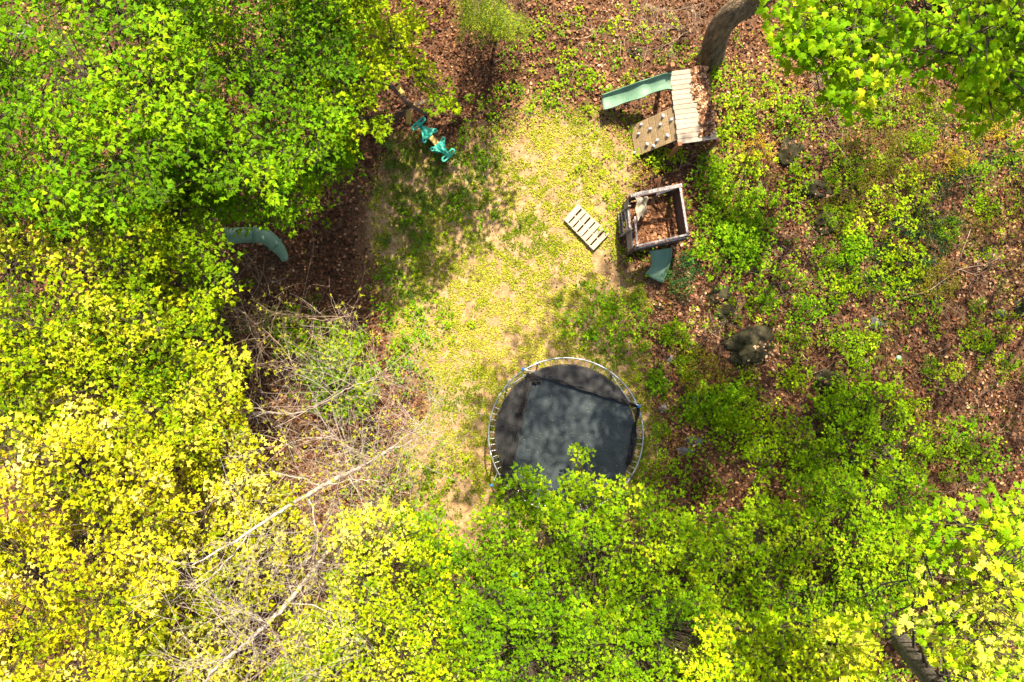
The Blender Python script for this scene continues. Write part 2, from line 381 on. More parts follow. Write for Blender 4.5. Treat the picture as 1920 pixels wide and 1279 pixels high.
# ================================================================== THE SETTING
LAWN = [(700, 330), (740, 270), (800, 300), (960, 230), (1060, 185), (1190, 240), (1180, 350), (1140, 480), (1210, 560), (1170, 640),
        (1235, 800), (1190, 960), (1000, 1040), (930, 1070), (830, 1030), (770, 950), (745, 870), (800, 760), (760, 660), (725, 590), (705, 470)]
def lawn_mask(x, y):
    px, py = to_px(x, y, gz(x, y)); s = np.zeros(len(x)); k = 10
    for i in range(k):
        a = i/k*6.283; s += inside(LAWN, px+math.cos(a)*32*(.4+.6*(i % 2))+(fbm(px, py, 70, 4)-.5)*90, py+math.sin(a)*32+(fbm(px, py, 70, 14)-.5)*90)
    return s/k
def build_ground():
    gx = np.concatenate([-np.geomspace(400, 15, 16)[:-1], np.linspace(-15, 15, 191), np.geomspace(15, 400, 16)[1:]])
    gy = np.concatenate([-np.geomspace(400, 11, 16)[:-1], np.linspace(-11, 11, 141), np.geomspace(11, 400, 16)[1:]])
    X, Y = np.meshgrid(gx, gy); Z = gz(X, Y)
    v = np.stack([X.ravel(), Y.ravel(), Z.ravel()], 1); nx, ny = len(gx), len(gy)
    i = (np.arange(ny-1)[:, None]*nx+np.arange(nx-1)[None]).ravel()
    t = np.concatenate([np.stack([i, i+1, i+nx+1], 1), np.stack([i, i+nx+1, i+nx], 1)])
    a = Acc(); a.add(v, t); me = a.mesh('ground', 'ground', smooth=True)
    ca = me.color_attributes.new('soil', 'FLOAT_COLOR', 'POINT')
    m = lawn_mask(v[:, 0], v[:, 1]); ca.data.foreach_set('color', np.stack([m, m, m, m*0+1], 1).astype(np.float32).ravel())
    tag(link('ground', me), 'brown forest floor with a bare sunlit clearing in the middle', 'ground', kind='structure')
build_ground()

def ground_normal(x, y, e=.05):
    return np.stack([-(gz(x+e, y)-gz(x-e, y))/(2*e), -(gz(x, y+e)-gz(x, y-e))/(2*e), np.ones(len(x))], 1)
DEADC = [(.030, .012, .006), (.085, .033, .015), (.165, .068, .030), (.28, .13, .060), (.44, .24, .12), (.62, .42, .26)]
def litter():
    n = 262000; x = rng.uniform(-14.5, 14.5, n); y = rng.uniform(-9.8, 9.8, n)
    m = lawn_mask(x, y); px_ = to_px(x, y, gz(x, y))[0]; k = (rng.random(n) > m*(.86-.42*sstep(770, 690, px_))) & (rng.random(n) < .55+1.1*(fbm(x, y, .9, 91)-.2))
    # thin litter under the dense left crowns where it can hardly be seen
    k &= (x > -6) | (rng.random(n) < .7)
    x, y, m = x[k], y[k], m[k]; n = len(x); z = gz(x, y)+rng.uniform(.004, .06, n)*(1-m*.8)
    a = rng.uniform(0, 6.283, n); yd = unit(a); yd[:, 2] = rng.normal(0, .25, n)
    nr = ground_normal(x, y)+np.stack([rng.normal(0, .42, n), rng.normal(0, .42, n), np.zeros(n)], 1)
    c = pick(DEADC, n, key=np.clip(rng.beta(1.4, 2.7, n)+(fbm(x, y, 1.0, 77)-.5)*.7, 0, 1))*(1+rng.normal(0, .06, (n, 3)))
    acc = Acc(); put_leaves(acc, np.stack([x, y, z], 1), yd, nr, (.03+.085*rng.random(n)**1.8)*(1-.5*m), c, DEAD, DEAD_T)
    tag(link('leaf_litter', acc.mesh('leaf_litter', 'litter', color=True)), 'brown dead leaves covering the woodland floor', 'leaf litter', kind='stuff')
litter()

def lawn():
    n = 94000; x = rng.uniform(-6.5, 4.5, n); y = rng.uniform(-6, 7, n)
    m = lawn_mask(x, y); px, py = to_px(x, y, gz(x, y))
    dens = .8*fbm(x, y, .20, 31, 2)+.2*fbm(x, y, .9, 37, 2)-.12*sstep(-3.0, -3.9, x)
    bare = sstep(90, 20, np.hypot((px-890)/1.0, (py-990)/1.3))*.7+sstep(120, 40, np.hypot((px-640), (py-400)))*.5+sstep(90, 30, np.hypot(px-800, (py-860)/1.4))*.3+sstep(60, 10, np.hypot(px-1140, py-510))*.6
    k = (rng.random(n) < m) & (rng.random(n) < sstep(.31, .58, dens-bare*.30)); x, y, dens = x[k], y[k], dens[k]; n = len(x)
    z = gz(x, y); acc = Acc(); key = np.clip(fbm(x, y, 1.0, 41)*1.6-.3+rng.normal(0, .2, n), 0, 1)
    base = pick([(.08, .14, .003), (.16, .22, .005), (.31, .34, .012), (.46, .43, .07)], n, key=key)
    for j in range(4):
        a = rng.uniform(0, 6.283, n); yd = unit(a); yd[:, 2] = rng.uniform(.1, .9, n)
        r = rng.uniform(0, .035, n)
        p = np.stack([x+np.cos(a)*r, y+np.sin(a)*r, z+.006+rng.uniform(0, .02, n)], 1)
        nr = np.stack([rng.normal(0, .3, n), rng.normal(0, .3, n), np.ones(n)], 1)
        put_leaves(acc, p, yd, nr, rng.uniform(.018, .058, n), base*rng.uniform(.7, 1.3, (n, 1)), OVAL, OVAL_T)
    tag(link('lawn_weeds', acc.mesh('lawn_weeds', 'weed', color=True)), 'low sparse weeds and clover growing over the clearing', 'weeds', kind='stuff')
lawn()

def tufts():
    spots = [(735, 272, 1.0), (757, 287, .7), (770, 300, .7), (736, 312, 1.1), (790, 360, 1.2), (805, 395, 1.6), (760, 385, .8), (840, 380, 1.5), (870, 365, 1.3), (700, 350, .8),
             (850, 300, 1), (890, 330, 1.2), (910, 310, 1), (810, 320, .9), (930, 285, .8), (775, 430, 1.2), (800, 440, 1.4), (720, 450, .9), (735, 520, 1), (760, 560, 1), (725, 600, .8)]
    n = 0; acc = Acc()
    for px, py, s in spots:
        for q in range(3):
            c = A(px+random.gauss(0, 9), py+random.gauss(0, 9)); k = int(34*s); a = rng.uniform(0, 6.283, k); yd = unit(a); yd[:, 2] = rng.uniform(.2, 1.6, k)
            p = np.array(c)+np.stack([rng.normal(0, .035, k), rng.normal(0, .035, k), np.full(k, -.004)], 1)
            put_leaves(acc, p, yd, unit(a+1.57)*.3+np.array([0, 0, 1.]), rng.uniform(.10, .24, k)*min(1, s), pick([(.05, .09, .012), (.12, .19, .03), (.20, .27, .05)], k), BLADE, BLADE_T)
    tag(link('grass_tufts', acc.mesh('grass_tufts', 'weed', color=True)), 'green grass tufts in the shaded part of the clearing', 'grass', kind='stuff')
tufts()

# patches of low growth: (px, py, rx, ry, palette, amount)
PATCH = [
 (1400, 170, 55, 45, 'LIME', .45), (1440, 200, 60, 40, 'MID', .5), (1370, 215, 30, 45, 'LIME', .6), (1330, 150, 35, 60, 'MID', .7), (1480, 215, 35, 35, 'MID', .8),
 (1330, 255, 30, 20, 'OLIVE', .6), (1415, 275, 35, 22, 'GOLD', .9), (1400, 300, 40, 30, 'LIME', .7), (1330, 320, 28, 30, 'MID', 1.2), (1370, 350, 35, 30, 'MID', .9),
 (1345, 390, 50, 35, 'MID', 1.1), (1400, 390, 50, 30, 'MID', .9), (1450, 400, 55, 30, 'MID', .9), (1420, 440, 50, 30, 'GREEN', 1.1), (1340, 440, 40, 35, 'GREEN', 1.2),
 (1370, 470, 50, 30, 'GREEN', 1.1), (1320, 490, 35, 25, 'GREEN', .8), (1390, 510, 45, 22, 'GREEN', .7), (1490, 345, 35, 14, 'MID', .8), (1560, 300, 14, 40, 'MID', .8),
 (1620, 200, 60, 25, 'MID', .7), (1700, 210, 60, 30, 'OLIVE', 1.0), (1780, 200, 70, 30, 'OLIVE', .8), (1640, 270, 60, 35, 'OLIVE', 1.1), (1720, 290, 70, 35, 'OLIVE', 1.1),
 (1780, 250, 50, 25, 'IVY', .9), (1850, 250, 50, 22, 'GOLD', .8), (1880, 240, 40, 20, 'GOLD', .8), (1790, 300, 35, 20, 'GOLD', .9), (1660, 330, 60, 30, 'OLIVE', 1.0),
 (1600, 320, 45, 30, 'OLIVE', .8), (1850, 300, 60, 30, 'IVY', .8), (1790, 345, 40, 25, 'IVY', 1.1), (1840, 350, 20, 35, 'MID', .9), (1700, 370, 60, 25, 'LIME', .8),
 (1620, 390, 60, 25, 'OLIVE', .9), (1560, 400, 40, 25, 'OLIVE', .6), (1660, 430, 60, 25, 'LIME', .6), (1740, 420, 60, 30, 'IVY', .9), (1800, 430, 60, 30, 'OLIVE', .7),
 (1720, 460, 50, 28, 'IVY', 1.3), (1600, 470, 28, 30, 'GREEN', 1.1), (1660, 500, 80, 30, 'IVY', 1.1), (1690, 490, 35, 25, 'LIME', .9), (1610, 520, 70, 28, 'MID', .9),
 (1700, 540, 60, 22, 'IVY', 1.0), (1540, 520, 60, 20, 'MID', .8), (1480, 500, 40, 18, 'MID', .7), (1750, 520, 45, 25, 'OLIVE', .8), (1870, 400, 50, 25, 'OLIVE', .5),
 (1505, 575, 45, 14, 'GREEN', 1.1), (1590, 550, 28, 16, 'LIME', .9), (1735, 590, 30, 26, 'MID', .7), (1590, 640, 30, 26, 'MID', .9), (1635, 640, 22, 20, 'LIME', .7),
 (1480, 612, 28, 7, 'GREEN', .8), (1310, 690, 42, 30, 'OLIVE', 1.2), (1360, 700, 22, 20, 'OLIVE', .9), (1270, 560, 24, 22, 'GOLD', .5), (1290, 640, 20, 30, 'MID', .4),
 (1350, 740, 40, 22, 'GREEN', 1.0), (1380, 760, 45, 30, 'MID', 1.0), (1410, 790, 50, 30, 'LIME', .9), (1330, 760, 35, 25, 'MID', .7), (1490, 710, 32, 16, 'LIME', .8),
 (1230, 720, 16, 22, 'GREEN', 1.1), (1290, 770, 14, 22, 'GREEN', .9), (1240, 850, 16, 12, 'GREEN', .7), (1360, 830, 60, 30, 'MID', .9), (1440, 830, 50, 30, 'LIME', .8),
 (1590, 760, 36, 60, 'MID', 1.1), (1650, 790, 55, 35, 'MID', 1.1), (1700, 760, 40, 25, 'LIME', .8), (1500, 860, 60, 30, 'MID', .9), (1560, 850, 60, 40, 'MID', 1.0),
 (1640, 850, 60, 35, 'GREEN', .9), (1720, 840, 45, 28, 'MID', .9), (1800, 800, 35, 25, 'GREEN', .6), (1830, 850, 45, 30, 'MID', .7), (1880, 860, 30, 20, 'GREEN', .6), (1860, 790, 40, 20, 'OLIVE', .4),
 (1850, 700, 45, 20, 'OLIVE', .35), (1780, 690, 14, 14, 'LIME', .8), (1660, 720, 40, 14, 'OLIVE', .5), (1260, 380, 18, 14, 'LIME', .5), (1240, 300, 45, 20, 'LIME', .8), (1210, 320, 30, 14, 'GOLD', .5),
 (1130, 120, 60, 50, 'GREEN', .18), (1080, 170, 60, 40, 'MID', .25), (1060, 60, 70, 40, 'MID', .18), (990, 140, 60, 50, 'MID', .2), (1200, 60, 70, 40, 'LIME', .2), (1150, 180, 50, 40, 'LIME', .2),
 (1030, 100, 80, 60, 'MID', .15), (960, 190, 60, 30, 'GREEN', .3), (900, 230, 50, 40, 'GREEN', .25), (1120, 300, 40, 60, 'LIME', .25), (1150, 420, 30, 50, 'LIME', .3),
 (1110, 590, 60, 45, 'GREEN', .7), (1170, 600, 50, 40, 'GREEN', .5), (1150, 560, 40, 25, 'MID', .5), (1220, 610, 30, 30, 'GREEN', .4), (1180, 660, 40, 30, 'MID', .35), (1220, 480, 30, 30, 'GREEN', .5),
 (770, 640, 40, 50, 'GREEN', .6), (740, 560, 40, 60, 'GREEN', .4), (800, 600, 40, 40, 'GREEN', .4), (760, 700, 40, 40, 'MID', .3), (860, 610, 20, 30, 'LIME', .3),
 (780, 440, 50, 30, 'GREEN', .4), (870, 390, 60, 25, 'GREEN', .45), (900, 280, 60, 30, 'GREEN', .3),
 (820, 880, 50, 40, 'LIME', .25), (760, 900, 40, 50, 'MID', .3), (790, 960, 30, 30, 'MID', .4), (700, 900, 50, 50, 'MID', .4), (590, 880, 60, 40, 'OLIVE', .5), (540, 600, 60, 50, 'OLIVE', .2),
 (1250, 900, 60, 30, 'MID', .6), (1320, 910, 40, 30, 'MID', .5), (1480, 940, 60, 25, 'LIME', .4), (1700, 600, 60, 40, 'MID', .12), (1850, 620, 60, 50, 'LIME', .12), (1500, 650, 80, 60, 'OLIVE', .15), (1400, 590, 60, 40, 'MID', .3)]
PAL = dict(LIME=LIME, MID=MID, GREEN=GREEN, GOLD=[(.24, .20, .01), (.40, .30, .012), (.55, .42, .03)], OLIVE=OLIVE, IVY=IVY)
def undergrowth():
    accs = {'undergrowth': (Acc(), 'low green and yellow leafy growth scattered over the slope'), 'ivy': (Acc(), 'dark glossy ivy creeping over the slope on the right')}
    for (px, py, rx, ry, pal, am) in PATCH:
        small = pal in ('OLIVE', 'IVY', 'GOLD')
        n = int(rx*ry*am*(.15 if small else .075)*(1.7 if pal in ('OLIVE', 'IVY') and py < 560 else 1))+5
        r = np.sqrt(rng.random(n))*1.25; a = rng.uniform(0, 6.283, n); x = px+rx*r*np.cos(a); y = py+ry*r*np.sin(a)
        k = fbm(x, y, 15, 5, 2)+rng.normal(0, .04, n) > .45; x, y = x[k], y[k]; n = len(x)
        if not n: continue
        hgt = rng.uniform(.03, .20, n) if small else rng.uniform(.08, .40, n)*min(1.3, am+.3)
        c = at(x, y, hgt); leaf = .036 if small else .072
        key = np.clip(rng.normal(.5, .25, n), 0, 1)
        acc = accs['ivy' if pal == 'IVY' else 'undergrowth'][0]
        sprays(acc, None, c, rng.uniform(0, 6.283, n), .10 if small else .16, leaf, 2, key, PAL[pal], OVAL if small else TRI, OVAL_T if small else TRI_T, droop=.3, fill=.85)
    n = 9000; x = rng.uniform(1190, 1940, n); y = rng.uniform(60, 960, n)
    d = fbm(x, y, 55, 83, 3)+.10*sstep(620, 200, y)+.06*sstep(1500, 1750, x)*sstep(600, 400, y)-.05*sstep(600, 760, y)*sstep(1500, 1700, x)
    k = (d+rng.normal(0, .05, n) > .615) & ~((x < 1360) & (y < 280)) & ~((x < 1300) & (y < 540)); x, y = x[k], y[k]; n = len(x)
    hue = fbm(x, y, 70, 99, 2)
    for pal, lo, hi, leaf, ov in (('OLIVE', 0, .42, .034, 1), ('MID', .42, .55, .05, 0), ('LIME', .55, .66, .045, 0), ('GOLD', .66, 1, .034, 1)):
        k = (hue >= lo) & (hue < hi); q = k.sum()
        if q: sprays(accs['undergrowth'][0], None, at(x[k], y[k], rng.uniform(.03, .25, q)), rng.uniform(0, 6.283, q), .12, leaf, 2, rng.random(q), PAL[pal], OVAL if ov else TRI, OVAL_T if ov else TRI_T, droop=.3, fill=.75)
    for k, (a, l) in accs.items(): tag(link(k, a.mesh(k, 'weed', color=True)), l, 'ivy' if k == 'ivy' else 'undergrowth', kind='stuff')
undergrowth()

# ================================================================== PLAY THINGS
def quad_frame(p):
    return [Vector(q) for q in p]
def playset():
    # deck corners at 1.05 m
    TL, TR, BR, BL = A(1256, 132, 0), A(1326, 122, 0), A(1344, 261, 0), A(1271, 271, 0)
    H = 1.05; zz = float(gz(5*.75, 4.6))
    def lift(px, py, h): d = CAM_H-h; return Vector(((px-960)/FPX*d, (639.5-py)/FPX*d, h))
    TL, TR, BR, BL = lift(1255, 134, H), lift(1322, 126, H), lift(1344, 261, H), lift(1271, 271, H)
    org = (TL+BR)/2; org.z = float(gz(org.x, org.y))
    root = empty('play_platform', org, 'weathered wooden play platform with a green slide and a climbing ramp', 'playset')
    ax = (BL-TL); n = 15
    for i in range(n):
        t0 = (i+.5)/n; p = TL.lerp(BL, t0); q = TR.lerp(BR, t0); d = (q-p).normalized()
        j = random.uniform(-.012, .012)
        w_ = ax.length/n-.006
        bar('deck_plank', p+d*j+Vector((0, 0, random.uniform(-.004, .004))), q+d*(j+random.uniform(-.01, .01)), w_, .028, 'grey_wood', root, org)
    dn = Vector((0, 0, -.095)); u = (BL-TL).normalized(); v = (TR-TL).normalized()
    bar('joist', TL+dn+v*.03, BL+dn+v*.03, .04, .14, 'dark_wood', root, org); bar('joist', TR+dn-v*.03, BR+dn-v*.03, .04, .14, 'dark_wood', root, org)
    bar('joist', TL.lerp(TR, .5)+dn, BL.lerp(BR, .5)+dn, .04, .14, 'dark_wood', root, org)
    for c, top in ((TL+v*.02-u*.05, 1.32), (BL-v*.015+u*.05, 1.28), (TR+v*.05, 1.0), (BR+v*.05, 1.0)):
        g = float(gz(c.x, c.y)); bar('post', (c.x, c.y, g-.1), (c.x, c.y, top), .09, .09, 'red_wood', root, org, up=u)
    # climbing ramp from the platform edge to the ground
    a, b = lift(1262, 201, H-.05), lift(1272, 262, H-.05)
    c, d = A(1181, 237, .02), A(1192, 294, .02)
    ramp = Acc(); nn = 7
    wall = None
    for i in range(nn):
        t = (i+.5)/nn; p = a.lerp(c, t); q = b.lerp(d, t); w_ = (c-a).length/nn-.012
        nrm = (c-a).cross(b-a).normalized(); nrm = nrm if nrm.z > 0 else -nrm
        o = bar('ramp_board', p, q, w_, .022, 'tan_wood', wall or root, org, up=nrm)
    for s in (.12, .88): bar('ramp_rail', a.lerp(b, s)-nrm*.04, c.lerp(d, s)-nrm*.04, .05, .05, 'dark_wood', root, org, up=nrm)
    # holds: photo px on the ramp plane
    def on_plane(px, py):
        o = Vector((0, 0, CAM_H)); r = Vector(((px-960)/FPX, (639.5-py)/FPX, -1)); t = (a-o).dot(nrm)/r.dot(nrm); return o+r*t
    hm = bmesh.new(); bmesh.ops.create_icosphere(hm, subdivisions=2, radius=.042)
    for vv in hm.verts: vv.co = Vector((vv.co.x*1.15+.006*math.sin(vv.co.y*90), vv.co.y*.85, max(vv.co.z*.9+.008, -.006)))
    hme = bpy.data.meshes.new('climbing_hold'); hm.to_mesh(hme); hm.free(); hme.materials.append(M['hold'])
    for (zx, zy) in [(810, 775), (885, 810), (605, 855), (783, 855), (690, 895), (583, 940), (850, 955), (752, 1000), (662, 1035), (722, 1050), (540, 1115)]:
        p = on_plane(1080+zx/4.92, 60+zy/4.92)+nrm*.014
        o = link('climbing_hold', hme, root, p-org, nrm.to_track_quat('Z', 'Y').to_euler()); o.rotation_euler.rotate_axis('Z', random.uniform(0, 6))
    # the slide
    s0 = [lift(1257.5, 142, H+.02), lift(1259.5, 170, H+.02)]; s1 = [A(1128, 181, .32), A(1132, 208, .32)]
    make_slide(root, org, [(s0[0], s0[1]), (lift(1245, 141, .98), lift(1247, 170, .98)), (lift(1215, 151, .74), lift(1218, 178, .74)), (lift(1198, 156, .70), lift(1202, 186, .70)),
                           (lift(1168, 167, .46), lift(1173, 194, .46)), (lift(1145, 175, .34), lift(1150, 203, .34)), (s1[0], s1[1])], .10)
    # dead leaves drifted over the far half of the boards
    acc = Acc(); k = 1100; s = rng.random(k); t = .32+.70*rng.random(k)**.6; q = t > .40+.35*fbm(s*3, t*3, .5, 8, 2)+.12*s; s, t = s[q], t[q]; k = len(s)
    P = np.array(TL)[None]+(np.array(BL)-np.array(TL))[None]*(s*.93)[:, None]+(np.array(TR)-np.array(TL))[None]*np.clip(t, 0, 1.02)[:, None]; P[:, 2] += rng.uniform(.018, .05, k)
    put_leaves(acc, P, unit(rng.uniform(0, 6.28, k)), np.stack([rng.normal(0, .3, k), rng.normal(0, .3, k), np.ones(k)], 1), rng.uniform(.05, .11, k), pick(DEADC, k), DEAD, DEAD_T)
    tag(link('drifted_leaves', acc.mesh('drifted_leaves', 'litter', color=True)), 'dead leaves drifted over the shaded half of the platform boards', 'leaves', kind='stuff')
def make_slide(root, org, pairs, rim, name='slide', flare=.02):
    """open plastic chute through pairs of left and right edge points, with raised rolled rims"""
    L = np.array([list(p[0]) for p in pairs]); Rr = np.array([list(p[1]) for p in pairs])
    L, _ = smooth_path(L, np.ones(len(L)), 5); Rr, _ = smooth_path(Rr, np.ones(len(Rr)), 5); n = len(L)
    prof = [(-.03, rim*.85), (.0, rim), (.035, rim*.95), (.06, rim*.35), (.12, .03), (.30, .0), (.5, -.008), (.70, .0), (.88, .03), (.94, rim*.35), (.965, rim*.95), (1.0, rim), (1.03, rim*.85)]
    k = len(prof); rows = []
    for i in range(n):
        for s, z in prof: rows.append(L[i]*(1-s)+Rr[i]*s+np.array([0, 0, z]))
    top = np.array(rows); bot = top-np.array([0, 0, .012])
    v = np.vstack([top, bot]); q = []
    for i in range(n-1):
        for j in range(k-1):
            a = i*k+j; b = a+1; c = a+k+1; d = a+k; m = n*k
            q += [(a, b, c), (a, c, d), (a+m, c+m, b+m), (a+m, d+m, c+m)]
    m = n*k
    for i in range(n-1):
        for j, f in ((0, 1), (k-1, 0)):
            a = i*k+j; d = a+k; q += [(a, d, d+m), (a, d+m, a+m)]
    for i in (0, n-1):
        for j in range(k-1): a = i*k+j; q += [(a, a+1, a+1+m), (a, a+1+m, a+m)]
    acc = Acc(); acc.add(v, q)
    o = link(name, acc.mesh(name, 'slide', org, True), root)
    for E, s in ((L, 0), (Rr, 1)):
        a2 = Acc(); P = E+np.array([0, 0, rim+.001])
        a2.add(*tube(P, .012, 8)); link('slide_rim', a2.mesh('slide_rim', 'slide', org, True), o)
    return o
playset()

def play_tower():
    H = 1.22
    def lift(px, py, h): d = CAM_H-h; return Vector(((px-960)/FPX*d, (639.5-py)/FPX*d, h))
    TL, TR, BR, BL = lift(1187, 366, H), lift(1275, 348, H), lift(1289, 440, H), lift(1195, 461, H)
    org = (TL+BR)/2; g = float(gz(org.x, org.y)); org.z = g
    root = empty('play_tower', org, 'open square wooden play tower with leaf filled floor and short green slide', 'playset')
    down = lambda p, z: Vector((p.x, p.y, z))
    u = (TR-TL).normalized(); v = (BL-TL).normalized(); fz = g+.25
    bar('top_rail', TL-u*.06, TR+u*.05, .085, .04, 'rail_wood', root, org)
    bar('top_rail', TR+v*.05, BR-v*.04, .05, .04, 'rail_wood', root, org)
    bar('top_rail', BL-u*.02, BR+u*.02, .045, .04, 'rail_wood', root, org)
    bar('top_rail', BL-v*.03, TL.lerp(BL, .42), .045, .04, 'rail_wood', root, org)
    bar('lower_rail', down(BL, H-.13)-u*.04+v*.045, down(BR, H-.13)+v*.045, .03, .10, 'rail_wood', root, org)
    for c in (TL, TR, BR, BL): bar('post', down(c, g-.1), down(c, H-.02), .085, .085, 'dark_wood', root, org, up=u)
    # board walls under the rails
    def wall(p, q, z0, z1, off, m='dark_wood', nb=3):
        hb = (z1-z0)/nb
        for i in range(nb):
            bar('wall_board', down(p, z0+hb*(i+.5))+off, down(q, z0+hb*(i+.5))+off, .022, hb-.012, m, root, org)
    wall(TR, BR, fz, H-.04, u*.045, nb=6); wall(BL, BR, fz+.35, H-.2, v*.055, nb=3); wall(BL, TL.lerp(BL, .0), fz-.05, H-.3, -u*.05, 'rail_wood', nb=6)
    wall(TL, TR, fz, fz+.4, -v*.045, nb=2)
    bar('brace', down(TR, H-.12)-u*.08, down(TR, fz+.35)-u*.42, .06, .035, 'rail_wood', root, org)
    bar('brace', down(TL, H-.12)+u*.10+v*.04, down(TL, fz+.3)+u*.38+v*.04, .06, .035, 'rail_wood', root, org)
    # floor boards
    n = 8
    for i in range(n):
        t = (i+.5)/n; bar('floor_board', down(TL.lerp(BL, t), fz)+u*.05, down(TR.lerp(BR, t), fz)-u*.05, (BL-TL).length/n-.008, .025, 'dark_wood', root, org)
    # ladder on the near left side
    for i in range(4):
        z = g+.2+i*.24; o = -u*(.09+.035*(3-i)); bar('ladder_rung', down(TL.lerp(BL, .20), z)+o, down(TL.lerp(BL, .60), z)+o, .035, .03, 'rail_wood', root, org)
    for s in (.17, .63): bar('ladder_rail', down(TL.lerp(BL, s), g-.05)-u*.17, down(TL.lerp(BL, s), H-.15)-u*.07, .035, .07, 'rail_wood', root, org)
    # leaves on the floor
    acc = Acc(); k = 1500; s = rng.random(k); t = rng.random(k)
    P = np.array(down(TL, fz))[None]+(np.array(BL-TL))[None]*(.04+s*.92)[:, None]+np.array(TR-TL)[None]*(.06+t*.88)[:, None]; P[:, 2] = fz+.02+rng.random(k)*.07
    put_leaves(acc, P, unit(rng.uniform(0, 6.28, k)), np.stack([rng.normal(0, .4, k), rng.normal(0, .4, k), np.ones(k)], 1), rng.uniform(.06, .12, k), pick(DEADC[1:5], k), DEAD, DEAD_T)
    tag(link('tower_leaves', acc.mesh('tower_leaves', 'litter', color=True)), 'dead brown leaves piled inside the square play tower', 'leaves', kind='stuff')
    # faded canvas hanging in the left opening
    nu, nv = 14, 12; V = []; 
    for i in range(nu):
        for j in range(nv):
            a = i/(nu-1); b = j/(nv-1)
            p = TL.lerp(BL, .05+.46*a*(1-.25*b)); drop = -.015+.62*b*b+.08*b
            q = p+u*(.04+(.46-.16*a)*b+.02*math.sin(a*9+b*3))+Vector((0, 0, -drop+.03*math.sin(a*13)))+v*(.04*math.sin(b*6+a*2))
            V.append(list(q))
    T = []
    for i in range(nu-1):
        for j in range(nv-1): a = i*nv+j; T += [(a, a+1, a+nv+1), (a, a+nv+1, a+nv)]
    acc = Acc(); acc.add(V, T); me = acc.mesh('canvas', 'cloth', (0, 0, 0), True)
    o = link('canvas_sheet', me); md = o.modifiers.new('t', 'SOLIDIFY'); md.thickness = .006
    tag(o, 'faded tan canvas hanging over the left side of the square tower', 'canvas sheet')
    # short curved slide off the lower side
    make_slide(root, org, [(lift(1217, 471, .62), lift(1258, 465, .62)), (lift(1221, 484, .50), lift(1257, 481, .50)), (lift(1220, 500, .36), lift(1251, 505, .36)), (A(1209, 515, .22), A(1241, 531, .22))], .08)
play_tower()

def pallet():
    a, b, c, d = A(1084.5, 383, .12), A(1142, 438, .12), A(1112, 469, .12), A(1058, 413, .12)
    org = (a+c)/2; org.z = float(gz(org.x, org.y)); root = empty('pallet', org, 'pale slatted wooden pallet lying on the sunny grass', 'pallet')
    n = 7
    for i in range(n):
        t = (i+.35)/(n-.3); p = a.lerp(b, t); q = d.lerp(c, t); w_ = random.choice((.118, .125, .112))
        jt = (b-a).normalized(); bar('slat', p+Vector((0, 0, .01))+jt*random.uniform(-.010, .010), q+Vector((0, 0, .01+random.uniform(0, .006)))+jt*random.uniform(-.010, .010), w_, .018, 'pallet_wood', root, org)
    for s in (.03, .5, .97): bar('stringer', a.lerp(d, s)-Vector((0, 0, .045)), b.lerp(c, s)-Vector((0, 0, .045)), .038, .085, 'pallet_wood', root, org)
    for t in (.06, .5, .94): bar('bottom_slat', a.lerp(b, t)-Vector((0, 0, .097)), d.lerp(c, t)-Vector((0, 0, .097)), .09, .016, 'pallet_wood', root, org)
pallet()

